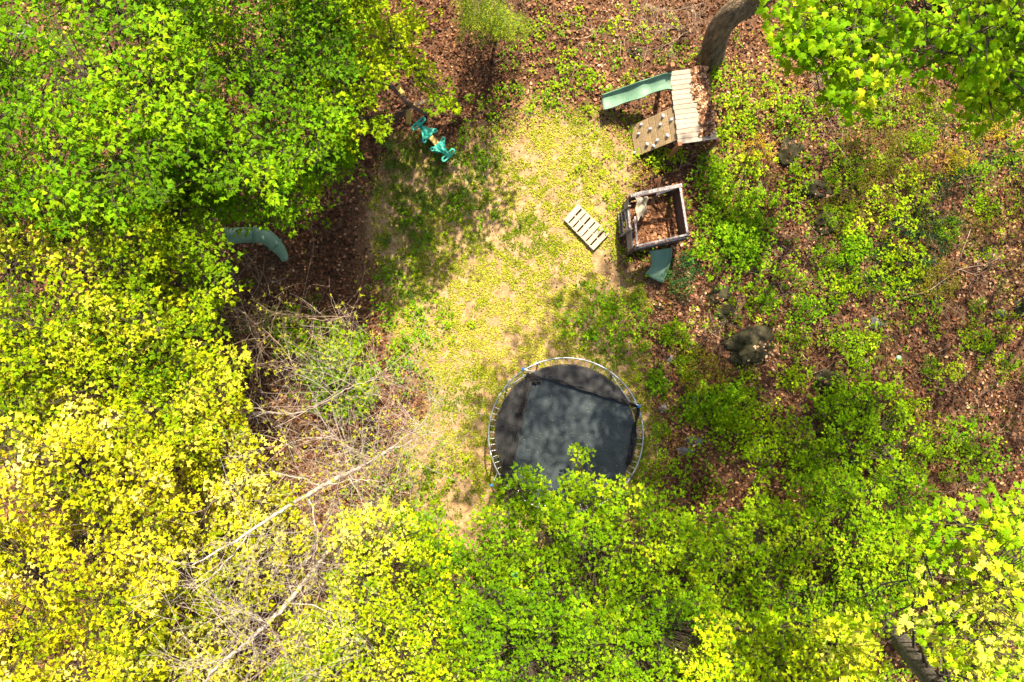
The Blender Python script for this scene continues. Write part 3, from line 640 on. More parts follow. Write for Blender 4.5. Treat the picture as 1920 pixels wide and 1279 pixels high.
def trampoline():
    H = .90; d = CAM_H-H; cx, cy = (1061-960)/FPX*d, (639.5-816)/FPX*d; Rr = 145/FPX*d; Rm = Rr-.165
    g = float(gz(cx, cy)); org = Vector((cx, cy, g)); root = empty('trampoline', org, 'round black trampoline with collapsed safety net and galvanised rim', 'trampoline')
    def Z(px, py, z=H): dd = CAM_H-z; return Vector(((px-960)/FPX*dd, (639.5-py)/FPX*dd, z))
    def zoom(x, y, z=H): return Z(880+x/3.761, 640+y/3.761, z)
    C = Vector((cx, cy, H))
    nseg = 8                                                          # rim pipes
    for k in range(nseg):
        aa = np.linspace(k/nseg, (k+.992)/nseg, 12)*2*np.pi+.2
        P = np.stack([cx+Rr*np.cos(aa), cy+Rr*np.sin(aa), np.full(12, H)], 1); r = np.full(12, .0185); r[-1] = r[-2] = .0215
        a = Acc(); a.add(*tube(P, r, 10)); link('rim_pipe', a.mesh('rim_pipe', 'steel', org, True), root)
    # springs
    t = np.linspace(0, 1, 60); hx = np.stack([t*.15, .008*np.cos(t*14*6.283), .008*np.sin(t*14*6.283)], 1)
    a = Acc(); a.add(*tube(hx, .0038, 3)); a.add(*tube([(-.02, 0, 0), (.0, 0, .008)], .004, 4)); sm = a.mesh('spring', 'spring')
    ns = 76
    for i in range(ns):
        an = (i+.5)/ns*2*math.pi
        link('spring', sm, root, Vector((cx+(Rr-.02)*math.cos(an), cy+(Rr-.02)*math.sin(an), H))-org, (0, 0, an+math.pi+random.gauss(0, .03)))
    # mat, slightly sagging, with stitched edge band
    nr, na = 14, 76; V = [(cx, cy, H-.05)]; T = []
    for i in range(1, nr+1):
        for j in range(na):
            r = Rm*i/nr*(1-.012*(i == nr)*(j % 2)); an = j/na*2*math.pi
            V.append((cx+r*math.cos(an), cy+r*math.sin(an), H-.05*(1-(i/nr)**2)+.004*math.sin(j*.7+i)))
    for j in range(na): T.append((0, 1+j, 1+(j+1) % na))
    for i in range(nr-1):
        for j in range(na):
            a0 = 1+i*na+j; b0 = 1+i*na+(j+1) % na; T += [(a0, a0+na, b0+na), (a0, b0+na, b0)]
    a = Acc(); a.add(V, T); mt = link('mat', a.mesh('mat', 'mat', org, True), root)
    # legs
    for k in range(4):
        an = k*math.pi/2+.6; p1 = Vector((cx+Rr*math.cos(an-.25), cy+Rr*math.sin(an-.25), H)); p2 = Vector((cx+Rr*math.cos(an+.25), cy+Rr*math.sin(an+.25), H))
        b1 = p1*1; b1.z = g+.02; b2 = p2*1; b2.z = g+.02
        P, r = smooth_path([p1, p1.lerp(b1, .9), b1+(b2-b1)*.08, b2+(b1-b2)*.08, p2.lerp(b2, .9), p2], [.02]*6, 4)
        a = Acc(); a.add(*tube(P, r, 8)); link('leg', a.mesh('leg', 'steel', org, True), root)
    # fallen enclosure net: three panels between the rim and straight hems
    def panel(p, q, a0, a1, lift, name='net_panel', Rn=Rm+.02, nn=26, mm=9, wr=.03):
        V = []; T = []
        for i in range(nn):
            s = i/(nn-1); e = p.lerp(q, s); an = a0+(a1-a0)*s; o = Vector((cx+Rn*math.cos(an), cy+Rn*math.sin(an), H+.012))
            for j in range(mm):
                f = j/(mm-1); c = o.lerp(e, f); k = math.sin(f*math.pi)
                c.z = H+.02+.02*f+lift*f*f+wr*k*(math.sin(s*23+f*4)*.4+math.sin(s*9-f*7)*.5+.4)
                c += (e-o).normalized()*(.012*math.sin(s*31))*f
                V.append(list(c))
        for i in range(nn-1):
            for j in range(mm-1): a = i*mm+j; T += [(a, a+1, a+mm+1), (a, a+mm+1, a+mm)]
        acc = Acc(); acc.add(V, T); return link(name, acc.mesh(name, 'net', org, True), root)
    def ang(x, y): p = zoom(x, y); return math.atan2(p.y-cy, p.x-cx)
    P1, P2, P3 = zoom(445, 262), zoom(1185, 462), zoom(290, 960)
    panel(P1, P3, ang(410, 235), ang(215, 940)+2*math.pi if ang(215, 940) < 0 else ang(215, 940), .05)
    panel(zoom(470, 240), P2, ang(430, 225), ang(1175, 440), .04)
    panel(P2, zoom(1100, 880), ang(1180, 470), ang(1160, 860), .04, mm=6)
    panel(P3, zoom(420, 1040), ang(215, 940), ang(410, 1060), .03, mm=5, nn=12)
    def hem(p, q, w0, w1, h, side=1, rolls=5):
        """folded hem: a bundled strip of several lengthwise folds"""
        nn = 30; mm = rolls*2+1; V = []; T = []; d_ = (q-p).normalized(); sd = Vector((-d_.y, d_.x, 0))*side
        for i in range(nn):
            s = i/(nn-1); wdt = w0+(w1-w0)*s+.015*math.sin(s*17)
            for j in range(mm):
                f = j/(mm-1); c = p.lerp(q, s)+sd*(wdt*f+.012*math.sin(s*11+j)); c.z = H+.035+h*math.sin(f*math.pi)*(.6+.3*math.sin(s*8))+(.028 if j % 2 else 0)+.01*math.sin(s*29+j*2)
                V.append(list(c))
        for i in range(nn-1):
            for j in range(mm-1): a = i*mm+j; T += [(a, a+1, a+mm+1), (a, a+mm+1, a+mm)]
        acc = Acc(); acc.add(V, T); o = link('net_hem', acc.mesh('net_hem', 'hem', org, True), root)
        md = o.modifiers.new('t', 'SOLIDIFY'); md.thickness = .006
    hem(zoom(440, 255), zoom(285, 965), .12, .22, .06, -1)
    hem(zoom(560, 262), zoom(1180, 462), .035, .06, .03, 1, 3)
    hem(zoom(1182, 465), zoom(1105, 865), .05, .10, .04, 1, 4)
    hem(zoom(205, 965), zoom(410, 1035), .06, .10, .05, 1, 4)
    # crumpled bunch at the upper corner
    bm = bmesh.new(); bmesh.ops.create_icosphere(bm, subdivisions=4, radius=1)
    from mathutils import noise as mn
    for v_ in bm.verts:
        n_ = mn.noise(v_.co*2.3)*.5+mn.noise(v_.co*6)*.25; v_.co *= 1+n_; v_.co = Vector((v_.co.x*.17, v_.co.y*.09, v_.co.z*.045))
    me = bpy.data.meshes.new('net_bundle'); bm.to_mesh(me); bm.free(); me.materials.append(M['hem'])
    link('net_bundle', me, root, zoom(450, 262, H+.06)-org, (0, 0, -.35)); link('net_bundle', me, root, zoom(262, 965, H+.06)-org, (0, 0, 1.1)).scale = (1, .9, .9)
    # enclosure poles with blue caps, folded down
    cap = bmesh.new(); bmesh.ops.create_uvsphere(cap, u_segments=14, v_segments=8, radius=.042)
    for v_ in cap.verts: v_.co.z *= .75
    cme = bpy.data.meshes.new('pole_cap'); cap.to_mesh(cme); cap.free(); cme.materials.append(M['blue'])
    for (a_, b_, z1, z2) in [((380, 195), (470, 225), H+.12, H-.02), ((1198, 458), (1150, 425), H+.14, H), ((157, 1018), (200, 925), H+.16, H-.05), ]:
        p, q = zoom(*a_, z1), zoom(*b_, z2); ac = Acc(); e = q-(p-q).normalized()*.0
        ac.add(*tube([p, p.lerp(q, .5), q], .019, 10)); o = link('net_pole', ac.mesh('net_pole', 'steel', org, True), root)
        link('pole_cap', cme, o, p-org, ((q-p).to_track_quat('Z', 'Y').to_euler()))
    ac = Acc(); ac.add(*tube([zoom(262, 330, H+.05), zoom(400, 235, H+.05)], .016, 8)); link('net_pole', ac.mesh('net_pole', 'steel', org, True), root)
    ac = Acc(); ac.add(*tube([zoom(1165, 560, H+.04), zoom(1190, 680, H+.0)], .014, 8)); link('net_pole', ac.mesh('net_pole', 'steel', org, True), root)
    # bits of blossom and leaf lying on the mat
    ac = Acc(); k = 420; r = Rm*.95*np.sqrt(rng.random(k)); an = rng.uniform(0, 6.28, k)
    P = np.stack([cx+r*np.cos(an), cy+r*np.sin(an), H-.05*(1-(r/Rm)**2)+.008+0*r], 1)
    put_leaves(ac, P, unit(rng.uniform(0, 6.28, k)), np.tile([0, 0, 1.], (k, 1)), rng.uniform(.010, .026, k), pick([(.16, .12, .07), (.30, .34, .14), (.45, .4, .3)], k), OVAL, OVAL_T)
    tag(link('fallen_blossom', ac.mesh('fallen_blossom', 'weed', color=True)), 'tiny pale leaf scraps scattered on the black trampoline mat', 'debris', kind='stuff')
M['hem'] = noisy_mat('folded_net', (.006, .005, .005), (.016, .014, .013), 8, .85, (1, 1, 1), .4, c3=(.04, .035, .033), spec=.2)
trampoline()

def plate_mesh(name, outline, holes, z0, z1, mat, dome=0.0):
    """flat moulded plate with holes, filled and extruded, softly bevelled"""
    cu = bpy.data.curves.new(name, 'CURVE'); cu.dimensions = '2D'; cu.fill_mode = 'BOTH'; cu.extrude = (z1-z0)/2; cu.bevel_depth = .008; cu.bevel_resolution = 1
    for loop in [outline]+holes:
        sp = cu.splines.new('POLY'); sp.points.add(len(loop)-1); sp.use_cyclic_u = True
        for p, q in zip(sp.points, loop): p.co = (q[0], q[1], 0, 1)
    o = bpy.data.objects.new('tmp', cu); COL.objects.link(o)
    dg = bpy.context.evaluated_depsgraph_get(); me = bpy.data.meshes.new_from_object(o.evaluated_get(dg)); me.name = name
    bpy.data.objects.remove(o); bpy.data.curves.remove(cu)
    for v in me.vertices: v.co.z += (z0+z1)/2
    me.materials.clear(); me.materials.append(M[mat]); return me
def rrect(cx, cy, sx, sy, r, rot=0.0, k=4):
    pts = []
    for qx, qy, a0 in ((1, 1, 0), (-1, 1, 90), (-1, -1, 180), (1, -1, 270)):
        for i in range(k+1):
            a = R(a0+90*i/k); pts.append((qx*(sx/2-r)+r*math.cos(a), qy*(sy/2-r)+r*math.sin(a)))
    c, s = math.cos(rot), math.sin(rot)
    return [(cx+x*c-y*s, cy+x*s+y*c) for x, y in pts]
def glider():
    a, b = A(785.5, 233, .40), A(841, 292, .40)                       # the two handle bars
    c = (a+b)/2; g = float(gz(c.x, c.y)); ang = math.atan2((b-a).y, (b-a).x); hl = (b-a).length/2
    root = empty('glider_swing', (c.x, c.y, g), 'teal two seat glider swing joined by a yellow board', 'glider swing', rz=ang)
    # half outline in metres measured from the handle bar inwards (x) ; y across
    hip = plate_mesh('glider_seat', [(x*.90, y*1.05) for x, y in [(.04, .035), (.12, .045), (.22, .085), (.34, .15), (.40, .215), (.47, .20), (.47, .145), (.43, .115), (.43, -.115), (.47, -.145), (.47, -.20), (.40, -.215), (.34, -.15), (.22, -.085), (.12, -.045), (.04, -.035)]],
                     [rrect(.376, .170, .05, .055, .018), rrect(.376, -.170, .05, .055, .018)], -.02, .02, 'teal')
    hand = plate_mesh('handle', rrect(0, 0, .115, .40, .05), [rrect(0, .105, .062, .12, .028), rrect(0, -.105, .062, .12, .028)], -.012, .012, 'teal')
    sp = bmesh.new(); bmesh.ops.create_uvsphere(sp, u_segments=20, v_segments=10, radius=1)
    for v in sp.verts:
        t = max((v.co.x+1)/2, 0); wy = .032+.090*t**1.2; v.co = Vector((.23+v.co.x*.165, v.co.y*wy*(1-.25*(v.co.x > .6)), max(v.co.z, -.3)*(.055-.02*t)))
    sme = bpy.data.meshes.new('saddle'); sp.to_mesh(sme); sp.free(); sme.materials.append(M['teal'])
    for p in sme.polygons: p.use_smooth = True
    nk = Acc(); nk.add(*tube([(.05, 0, -.02), (.09, 0, -.12), (.16, 0, -.36)], [.028, .026, .022], 10)); nme = nk.mesh('stem', 'teal', smooth=True)
    for s in (1, -1):
        rot = (0, 0, 0 if s == 1 else math.pi); loc = (-hl*s, 0, .38)
        seat = link('glider_seat', hip, root, loc, rot)
        link('saddle', sme, seat, (0, 0, .02)); link('handle', hand, seat, (0, 0, .05)); link('stem', nme, seat, (0, 0, 0))
    link('joining_board', box_mesh(2*hl-.62, .13, .035, 'yellow_plank', name='joining_board'), root, (0, 0, .352))
    for s in (-.13, .13): link('foot_bar', box_mesh(.04, .30, .33, 'teal', name='foot_bar', bev=.01), root, (s*1.6, 0, .17))
M['yellow_plank'] = noisy_mat('glider_board', (.48, .30, .07), (.62, .42, .13), 9, .7, (.8, 6, 6), .3)
glider()

def swing_frame():
    def lift(px, py, h): d = CAM_H-h; return Vector(((px-960)/FPX*d, (639.5-py)/FPX*d, h))
    J = lift(769, 196, 1.75); org = Vector((J.x, J.y, float(gz(J.x, J.y))))
    root = empty('swing_frame', org, 'timber swing frame with yellow boards half hidden under maple leaves', 'swing frame')
    far = lift(660, 90, 1.75)
    bar('top_beam', J, far, .09, .12, 'dark_wood', root, org)
    bar('leg', J-Vector((0, 0, .03)), A(800, 262-46, -.05), .09, .07, 'dark_wood', root, org)
    bar('leg', J-Vector((0, 0, .03)), A(702, 256, -.05), .09, .07, 'dark_wood', root, org)
    bar('yellow_board', lift(766.5, 188, 1.66), lift(766, 232, 1.05), .115, .035, 'yellow_wood', root, org)
    bar('yellow_board', lift(745, 162, 1.82), lift(757, 179, 1.80), .10, .035, 'yellow_wood', root, org)
    bar('cross_brace', lift(742, 204, .8), lift(766, 190, 1.2), .03, .03, 'dark_wood', root, org); bar('cross_brace', lift(750, 220, .5), lift(772, 206, 1.0), .03, .03, 'dark_wood', root, org)
    bar('cross_beam', lift(776, 197, 1.0), lift(803, 188, 1.0), .09, .04, 'tan_wood', root, org)
swing_frame()

def tube_slide():
    def lift(px, py, h): d = CAM_H-h; return Vector(((px-960)/FPX*d, (639.5-py)/FPX*d, h))
    pts = [A(430, 443, .75), A(455, 441, .70), A(480, 441, .62), A(501, 446, .52), A(516, 459, .38), A(528, 473, .24), A(535, 488, .12)]
    org = A(490, 450, 0); root = empty('tube_slide', org, 'curved green plastic tube slide half buried in the left thicket', 'slide')
    P, r = smooth_path(pts, [.19, .185, .185, .185, .17, .13, .085], 5)
    n = len(P); cut = [0, 9, 20, n-1]
    for i in range(3):
        a = Acc(); q = P[cut[i]:cut[i+1]+1]; rr = r[cut[i]:cut[i+1]+1].copy(); a.add(*tube(q, rr, 18)); link('tube_section', a.mesh('tube_section', 'tube_plastic', org, True), root)
        b = Acc(); k = cut[i]; q2 = [P[k]-(P[k+1]-P[k])*.15, P[k]+(P[k+1]-P[k])*.25]; b.add(*tube(q2, r[k]*1.16, 18)); link('joint_ring', b.mesh('joint_ring', 'tube_plastic', org, True), root)
    # flared mouth on the left end
    V = []; T = []; k = 20; d = Vector(P[0]-P[1]).normalized(); s = Vector((-d.y, d.x, 0)).normalized(); up = d.cross(s) if d.cross(s).z > 0 else -d.cross(s)
    for j, (rr, o) in enumerate([(.19, .0), (.21, .03), (.235, .06), (.20, .055), (.17, -.10), (.13, -.14)]):
        for i in range(k):
            a = i/k*6.283; V.append(list(Vector(P[0])+d*o+s*(rr*math.cos(a))+up*(rr*math.sin(a))))
    for j in range(5):
        for i in range(k): a0 = j*k+i; b0 = j*k+(i+1) % k; T += [(a0, b0, b0+k), (a0, b0+k, a0+k)]
    ac = Acc(); ac.add(V, T); link('mouth', ac.mesh('mouth', 'tube_plastic', org, True), root)
tube_slide()

# ------------------------------------------------------------------ small lost things
def scraps():
    def sheet(name, px, py, h, s, mat, label, cat, asp=.5):
        bm = bmesh.new(); bmesh.ops.create_grid(bm, x_segments=6, y_segments=5, size=s)
        for v in bm.verts: v.co.y *= asp; v.co.z = .25*s*math.sin(v.co.x/s*2.1+1)+.12*s*math.sin(v.co.y/s*7); v.co.x *= 1-.25*abs(v.co.y/s)
        bmesh.ops.solidify(bm, geom=bm.faces[:], thickness=.01)
        me = bpy.data.meshes.new(name); bm.to_mesh(me); bm.free(); me.materials.append(M[mat])
        o = link(name, me, None, A(px, py, h), (.1, .05, random.uniform(0, 3))); tag(o, label, cat)
    sheet('plastic_scrap', 967, 1080, 2.9, .10, 'teal', 'small teal plastic scrap caught in the green maple below the trampoline', 'plastic scrap')
    sheet('plastic_sheet', 226, 396, 5.2, .13, 'pale_plastic', 'pale aqua plastic scrap caught high in the left maple leaves', 'plastic scrap')
    a = Acc(); P, r = smooth_path([(0, 0, 0), (.09, 0, 0), (.12, 0, 0), (.15, 0, 0)], [.033, .033, .014, .013], 3); a.add(*tube(P, r, 10))
    o = link('bottle', a.mesh('bottle', 'white_plastic', smooth=True), None, A(1740, 1078, .06), (0, 0, .9)); tag(o, 'white plastic bottle lying among leaves near the lower right corner', 'bottle')
    bm = bmesh.new(); bmesh.ops.create_uvsphere(bm, u_segments=14, v_segments=10, radius=.065); me = bpy.data.meshes.new('ball'); bm.to_mesh(me); bm.free(); me.materials.append(M['palegreen'])
    for p in me.polygons: p.use_smooth = True
    tag(link('ball', me, None, A(1685, 671, .06)), 'small pale green ball lying in dead leaves on the right slope', 'ball')
M['pale_plastic'] = noisy_mat('pale_plastic', (.35, .55, .50), (.5, .7, .65), 5, .4, bump=.05)
M['white_plastic'] = noisy_mat('white_plastic', (.6, .63, .66), (.75, .77, .8), 5, .35, bump=.05)
M['palegreen'] = noisy_mat('pale_green_plastic', (.22, .38, .24), (.30, .46, .30), 5, .45, bump=.05)
scraps()

# ------------------------------------------------------------------ rocks
from mathutils import noise as mnoise
ROCKS = [(1410, 655, 46, 38, 'rock', 'large dark mossy boulder in the middle of the right slope'), (1348, 553, 34, 18, 'rock', 'flat dark mossy rock just below the short slide bush'),
 (1362, 590, 22, 24, 'rock', 'small mossy rock below the flat dark rock'), (1555, 713, 28, 20, 'rock', 'tan topped rock beside green saplings on the right slope'),
 (1643, 606, 15, 11, 'pale_rock', 'small grey stone in leaf litter on the far right slope'), (1876, 590, 12, 9, 'pale_rock', 'small pale stone near the right edge in dry leaves'),
 (1914, 580, 14, 20, 'rock', 'dark rock cut by the right edge of the photo'), (1299, 825, 19, 12, 'pale_rock', 'upper grey stone of the pair right of the trampoline'),
 (1283, 845, 20, 8, 'pale_rock', 'flat pale stone just below the grey stone right of the trampoline'), (1550, 418, 26, 18, 'rock', 'rounded brown rock among twigs above the ivy'),
 (1257, 674, 10, 7, 'pale_rock', 'small grey stone left of the olive bush'), (1300, 757, 10, 18, 'pale_rock', 'narrow grey stone right of the trampoline rim'),
 (1243, 767, 11, 8, 'pale_rock', 'small stone just outside the right trampoline rim'), (1481, 290, 24, 28, 'rock', 'dark rock shape standing in for a shaded hollow in the upper right undergrowth below the yellow shrubs'),  # last one is a dark lump in place of a shaded hollow
 (1530, 352, 32, 16, 'rock', 'long shaded rock below a patch of sunlit dry leaves'), (1192, 97, 16, 9, 'rock', 'brown stone in the litter above the long slide'),
 (1600, 865, 12, 12, 'pale_rock', 'grey stone showing between green saplings at lower right'), (43, 62, 22, 14, 'pale_rock', 'pale stone glimpsed through leaves in the upper left corner'), (1235, 575, 9, 7, 'rock', 'little brown stone below the short slide')]
def rocks():
    acc = Acc()
    for i, (px, py, rx, ry, mt, lb) in enumerate(ROCKS):
        bm = bmesh.new(); bmesh.ops.create_icosphere(bm, subdivisions=4, radius=1); s = 1/ (FPX/16.3); hz = min(rx, ry)*s*.8
        for v in bm.verts:
            n_ = mnoise.noise(v.co*1.1+Vector((i*7, 0, 0)))*.35+mnoise.noise(v.co*2.7+Vector((0, i*5, 0)))*.16+mnoise.noise(v.co*7)*.04
            c = v.co.normalized()*(1+n_*1.3); c = c+Vector((mnoise.noise(v.co*2+Vector((9, i, 0))), mnoise.noise(v.co*2+Vector((0, 4, i))), 0))*.22; c.z = c.z-.25*max(c.x*(1 if i % 2 else -1), 0)
            v.co = Vector((c.x*rx*s, c.y*ry*s, c.z*hz))
        me = bpy.data.meshes.new('rock'); bm.to_mesh(me); bm.free(); me.materials.append(M[mt])
        o = link('rock', me, None, A(px, py, -hz*.05), (random.uniform(-.2, .2), random.uniform(-.2, .2), random.uniform(-.3, .3))); tag(o, lb, 'rock', 'rocks in the leaf litter')
        k = int(rx*ry*.035)+4; vs = [o.matrix_basis @ v.co for v in me.vertices if v.co.z > 0 and v.co.x*(1 if i % 2 else -1)+v.co.y*.6 < .1*rx*s+random.uniform(-.3, .1)*rx*s]
        if vs: q = np.array([list(random.choice(vs)) for _ in range(k)]); q[:, 2] += .012; put_leaves(acc, q, unit(rng.uniform(0, 6.28, k)), np.stack([rng.normal(0, .3, k), rng.normal(0, .3, k), np.ones(k)], 1), rng.uniform(.04, .1, k), pick(DEADC, k), DEAD, DEAD_T)
    tag(link('rock_leaves', acc.mesh('rock_leaves', 'litter', color=True)), 'dead leaves caught on the rocks', 'leaf litter', kind='stuff')
rocks()

# ------------------------------------------------------------------ fallen twigs and brush
def brush():
    acc = Acc()
    spots = [(1265, 25, 90, 60, 70), (1180, 40, 60, 40, 25), (1230, 110, 50, 40, 22), (1570, 170, 60, 50, 60), (1590, 70, 40, 40, 20), (1630, 180, 60, 30, 30), (1560, 250, 80, 40, 40), (1860, 500, 70, 50, 55),
             (1480, 460, 90, 60, 70), (1500, 540, 100, 50, 40), (1340, 620, 60, 40, 40), (1420, 540, 80, 50, 35), (1700, 620, 160, 90, 60), (1560, 620, 120, 60, 45), (1850, 740, 100, 80, 40), (1500, 780, 120, 60, 35), (1870, 900, 80, 90, 60),
             (1800, 960, 90, 60, 45), (1390, 340, 60, 60, 25), (1750, 380, 120, 60, 50), (1320, 290, 40, 20, 15), (480, 600, 110, 60, 130), (560, 680, 90, 70, 90), (520, 760, 90, 60, 90), (640, 760, 90, 60, 60), (700, 820, 70, 60, 45), (560, 850, 110, 50, 80),
             (480, 510, 60, 40, 40), (620, 620, 60, 60, 40), (400, 400, 40, 30, 30), (1050, 50, 150, 50, 30), (1300, 860, 80, 60, 25), (740, 930, 60, 60, 50), (690, 1000, 80, 60, 50), (850, 560, 200, 200, 14), (1000, 300, 120, 100, 10)]
    for (px, py, rx, ry, n) in spots:
        if px < 760 and py > 480: n = n//3
        x = px+rng.normal(0, rx*.6, n); y = py+rng.normal(0, ry*.6, n); tall = .5 if px < 760 and py > 480 else .12
        p = at(x, y, rng.uniform(.03, tall+.05, n)); a = rng.uniform(0, 6.28, n)
        if px > 1200: a = rng.normal(.5, .9, n)
        L = rng.uniform(.25, 1.1, n)*(1.2 if px < 760 and py > 480 else .8); t = np.linspace(-.5, .5, 6); d = unit(a); d[:, 2] = rng.normal(0, .05, n); s = unit(a+1.57)
        bend = rng.normal(0, .16, n)*L
        P = p[:, None]+d[:, None]*(L[:, None]*t[None])[..., None]+s[:, None]*((bend[:, None]*(t*t*4)[None]))[..., None]
        P[..., 2] = np.maximum(P[..., 2], gz(P[..., 0], P[..., 1])+.02)
        rr = rng.uniform(.0025, .0075, n)[:, None]*np.linspace(1.2, .4, 6)[None]
        acc.add(*curve_tubes(P, rr, 3))
    tag(link('fallen_twigs', acc.mesh('fallen_twigs', 'drytwig')), 'dry brown twigs strewn over the leaf litter and brambles', 'twigs', kind='stuff')
    # named sticks
    def stick(pts, r, label, fork=()):
        P, rr = smooth_path([A(*p) for p in pts], np.linspace(r, r*.35, len(pts)), 5); org = Vector(P[len(P)//2]); org.z = float(gz(org.x, org.y))
        a = Acc(); a.add(*tube(P, rr, 6))
        for f in fork:
            Q, q = smooth_path([A(*p) for p in f], np.linspace(r*.6, r*.2, len(f)), 4); a.add(*tube(Q, q, 5))
        o = link('fallen_branch', a.mesh('fallen_branch', 'drytwig', org, True), None, org); tag(o, label, 'branch', 'fallen branches')
    stick([(1690, 560, .08), (1740, 545, .15), (1770, 525, .2), (1800, 505, .2), (1850, 495, .15), (1880, 480, .1)], .016, 'long pale curved branch on the right slope beside the ivy', [[(1800, 505, .2), (1830, 515, .2), (1850, 508, .1)]])
    stick([(1820, 430, .3), (1805, 470, .4), (1790, 510, .3)], .010, 'thin straight stick leaning over the ivy on the right', ())
    stick([(1305, 330, .1), (1318, 300, .2), (1345, 278, .15)], .014, 'arched bare twig below the wooden play platform', [[(1318, 300, .2), (1325, 282, .2), (1312, 268, .1)]])
    stick([(1560, 260, .1), (1590, 300, .2), (1600, 330, .1)], .010, 'thin twig above the olive undergrowth at upper right', ())
    stick([(1210, 10, .2), (1260, 20, .3), (1320, 5, .2)], .012, 'reddish branch across the brush pile at the top', [[(1260, 20, .3), (1240, 70, .2)], [(1260, 20, .3), (1285, 60, .2)]])
    stick([(1510, 705, .1), (1545, 693, .15), (1562, 680, .15)], .010, 'small bare twig above the tan topped rock', ())
    stick([(1760, 930, .2), (1830, 960, .3), (1860, 1030, .2)], .012, 'thin bare stick in the lower right brush', ())
brush()

# ------------------------------------------------------------------ shrubs and seedlings on the slope
def shrub_mesh(pal, n, rad, h, leaf, seed, oval=False):
    acc = Acc(); st = Acc(); a = rng.uniform(0, 6.28, n); r = np.sqrt(rng.random(n)); z = h*(1-.55*r*r)*rng.uniform(.45, 1, n)
    lob = 1+.35*np.sin(a*3+seed)+.2*np.sin(a*5+seed*2)
    O = np.stack([rad*r*lob*np.cos(a), rad*r*lob*np.sin(a), z], 1)
    sprays(acc, None, O, a+rng.normal(0, .7, n), leaf*2.2, leaf, 2, np.clip(rng.normal(.5, .25, n), 0, 1), pal, OVAL if oval else TRI, OVAL_T if oval else TRI_T, droop=.3, fill=.9)
    k = min(n, 12); P0 = np.tile([0, 0, -.05], (k, 1))+rng.normal(0, .02, (k, 3))
    t = np.linspace(0, 1, 4)[None, :, None]; P = P0[:, None]*(1-t)+O[:k, None]*t; P[:, 1:3, 2] += h*.15
    st.add(*curve_tubes(P, np.tile([.008, .006, .004, .003], (k, 1)), 3))
    return acc.mesh('leaves', 'leaf', color=True), st.mesh('stems', 'twig')
KIND = {'mid': [shrub_mesh(MID, 60, .36, .55, .075, s) for s in (1, 2)], 'green': [shrub_mesh(GREEN, 60, .36, .5, .07, s) for s in (3, 4)], 'lime': [shrub_mesh(LIME, 46, .32, .45, .07, s) for s in (5, 6)],
        'dark': [shrub_mesh([(.02, .075, .015), (.045, .14, .03), (.09, .22, .06)], 130, .34, .5, .05, 7, True)], 'olive': [shrub_mesh([(.12, .11, .01), (.20, .18, .012), (.30, .24, .02)], 140, .40, .45, .04, 8, True)],
        'gold': [shrub_mesh(PAL['GOLD'], 90, .3, .35, .035, 9, True)], 'seed': [shrub_mesh(MID, 12, .13, .22, .075, s) for s in (10, 11)], 'seedlime': [shrub_mesh(LIME, 10, .12, .2, .075, s) for s in (12, 13)]}
def shrub(name, kind, px, py, s, label, cat, group=None):
    p = A(px, py, 0); root = empty(name, p, label, cat, group, random.uniform(0, 6.28)); lv, st = random.choice(KIND[kind])
    for nm, me in (('leaves', lv), ('stems', st)):
        o = link(nm, me, root); o.scale = (s, s, s)
        if nm == 'stems': o['kind'] = 'stuff'
for a in [('shrub', 'dark', 1270, 512, 1.15, 'dark glossy bush overlapping the short green slide', 'bush'), ('shrub', 'green', 1331, 323, .85, 'bright green rounded bush right of the platform posts', 'bush'),
          ('shrub', 'olive', 1312, 692, 1.1, 'olive brown bush left of the large mossy boulder', 'bush'), ('shrub', 'gold', 1412, 280, 1.0, 'golden yellow low bush right of the wooden platform', 'bush'),
          ('shrub', 'gold', 1796, 303, .9, 'orange yellow bush in the dark ivy at upper right', 'bush'), ('shrub', 'green', 1392, 452, 1.3, 'large green bush right of the square play tower', 'bush'),
          ('shrub', 'lime', 1692, 492, 1.1, 'sunlit yellow green shrub in the middle of the ivy', 'bush'), ('shrub', 'green', 1231, 722, .6, 'small green bush touching the right side of the trampoline', 'bush'),
          ('shrub', 'lime', 1245, 305, .7, 'yellow green shrub in front of the climbing ramp', 'bush'), ('shrub', 'lime', 1490, 713, .6, 'lime shrub right of the large mossy boulder', 'bush'),
          ('shrub', 'green', 1600, 468, .8, 'green shrub left of the ivy patch', 'bush'), ('shrub', 'green', 1505, 575, .8, 'elongated green shrub in bare litter above the boulder', 'bush'),
          ('shrub', 'mid', 1595, 645, .8, 'green shrub standing alone right of the boulder', 'bush'), ('shrub', 'green', 1810, 815, .9, 'dark green shrub at the right above the lower saplings', 'bush'),
          ('shrub', 'mid', 1825, 632, .7, 'bright fern like shrub near the right edge', 'bush'), ('shrub', 'lime', 1882, 624, .45, 'small lime seedling nearest the right edge stones', 'seedling'),
          ('shrub', 'lime', 1787, 695, .5, 'yellow seedling in sunny leaf litter near the right edge', 'seedling'), ('shrub', 'mid', 1345, 762, 1.0, 'green shrub right of the trampoline below the olive bush', 'bush'),
          ('shrub', 'mid', 1560, 760, 1.1, 'leafy green shrub just below the tan topped rock', 'bush'), ('shrub', 'olive', 1750, 530, 1.0, 'dull olive bush at the right end of the ivy', 'bush')]:
    shrub(*a)
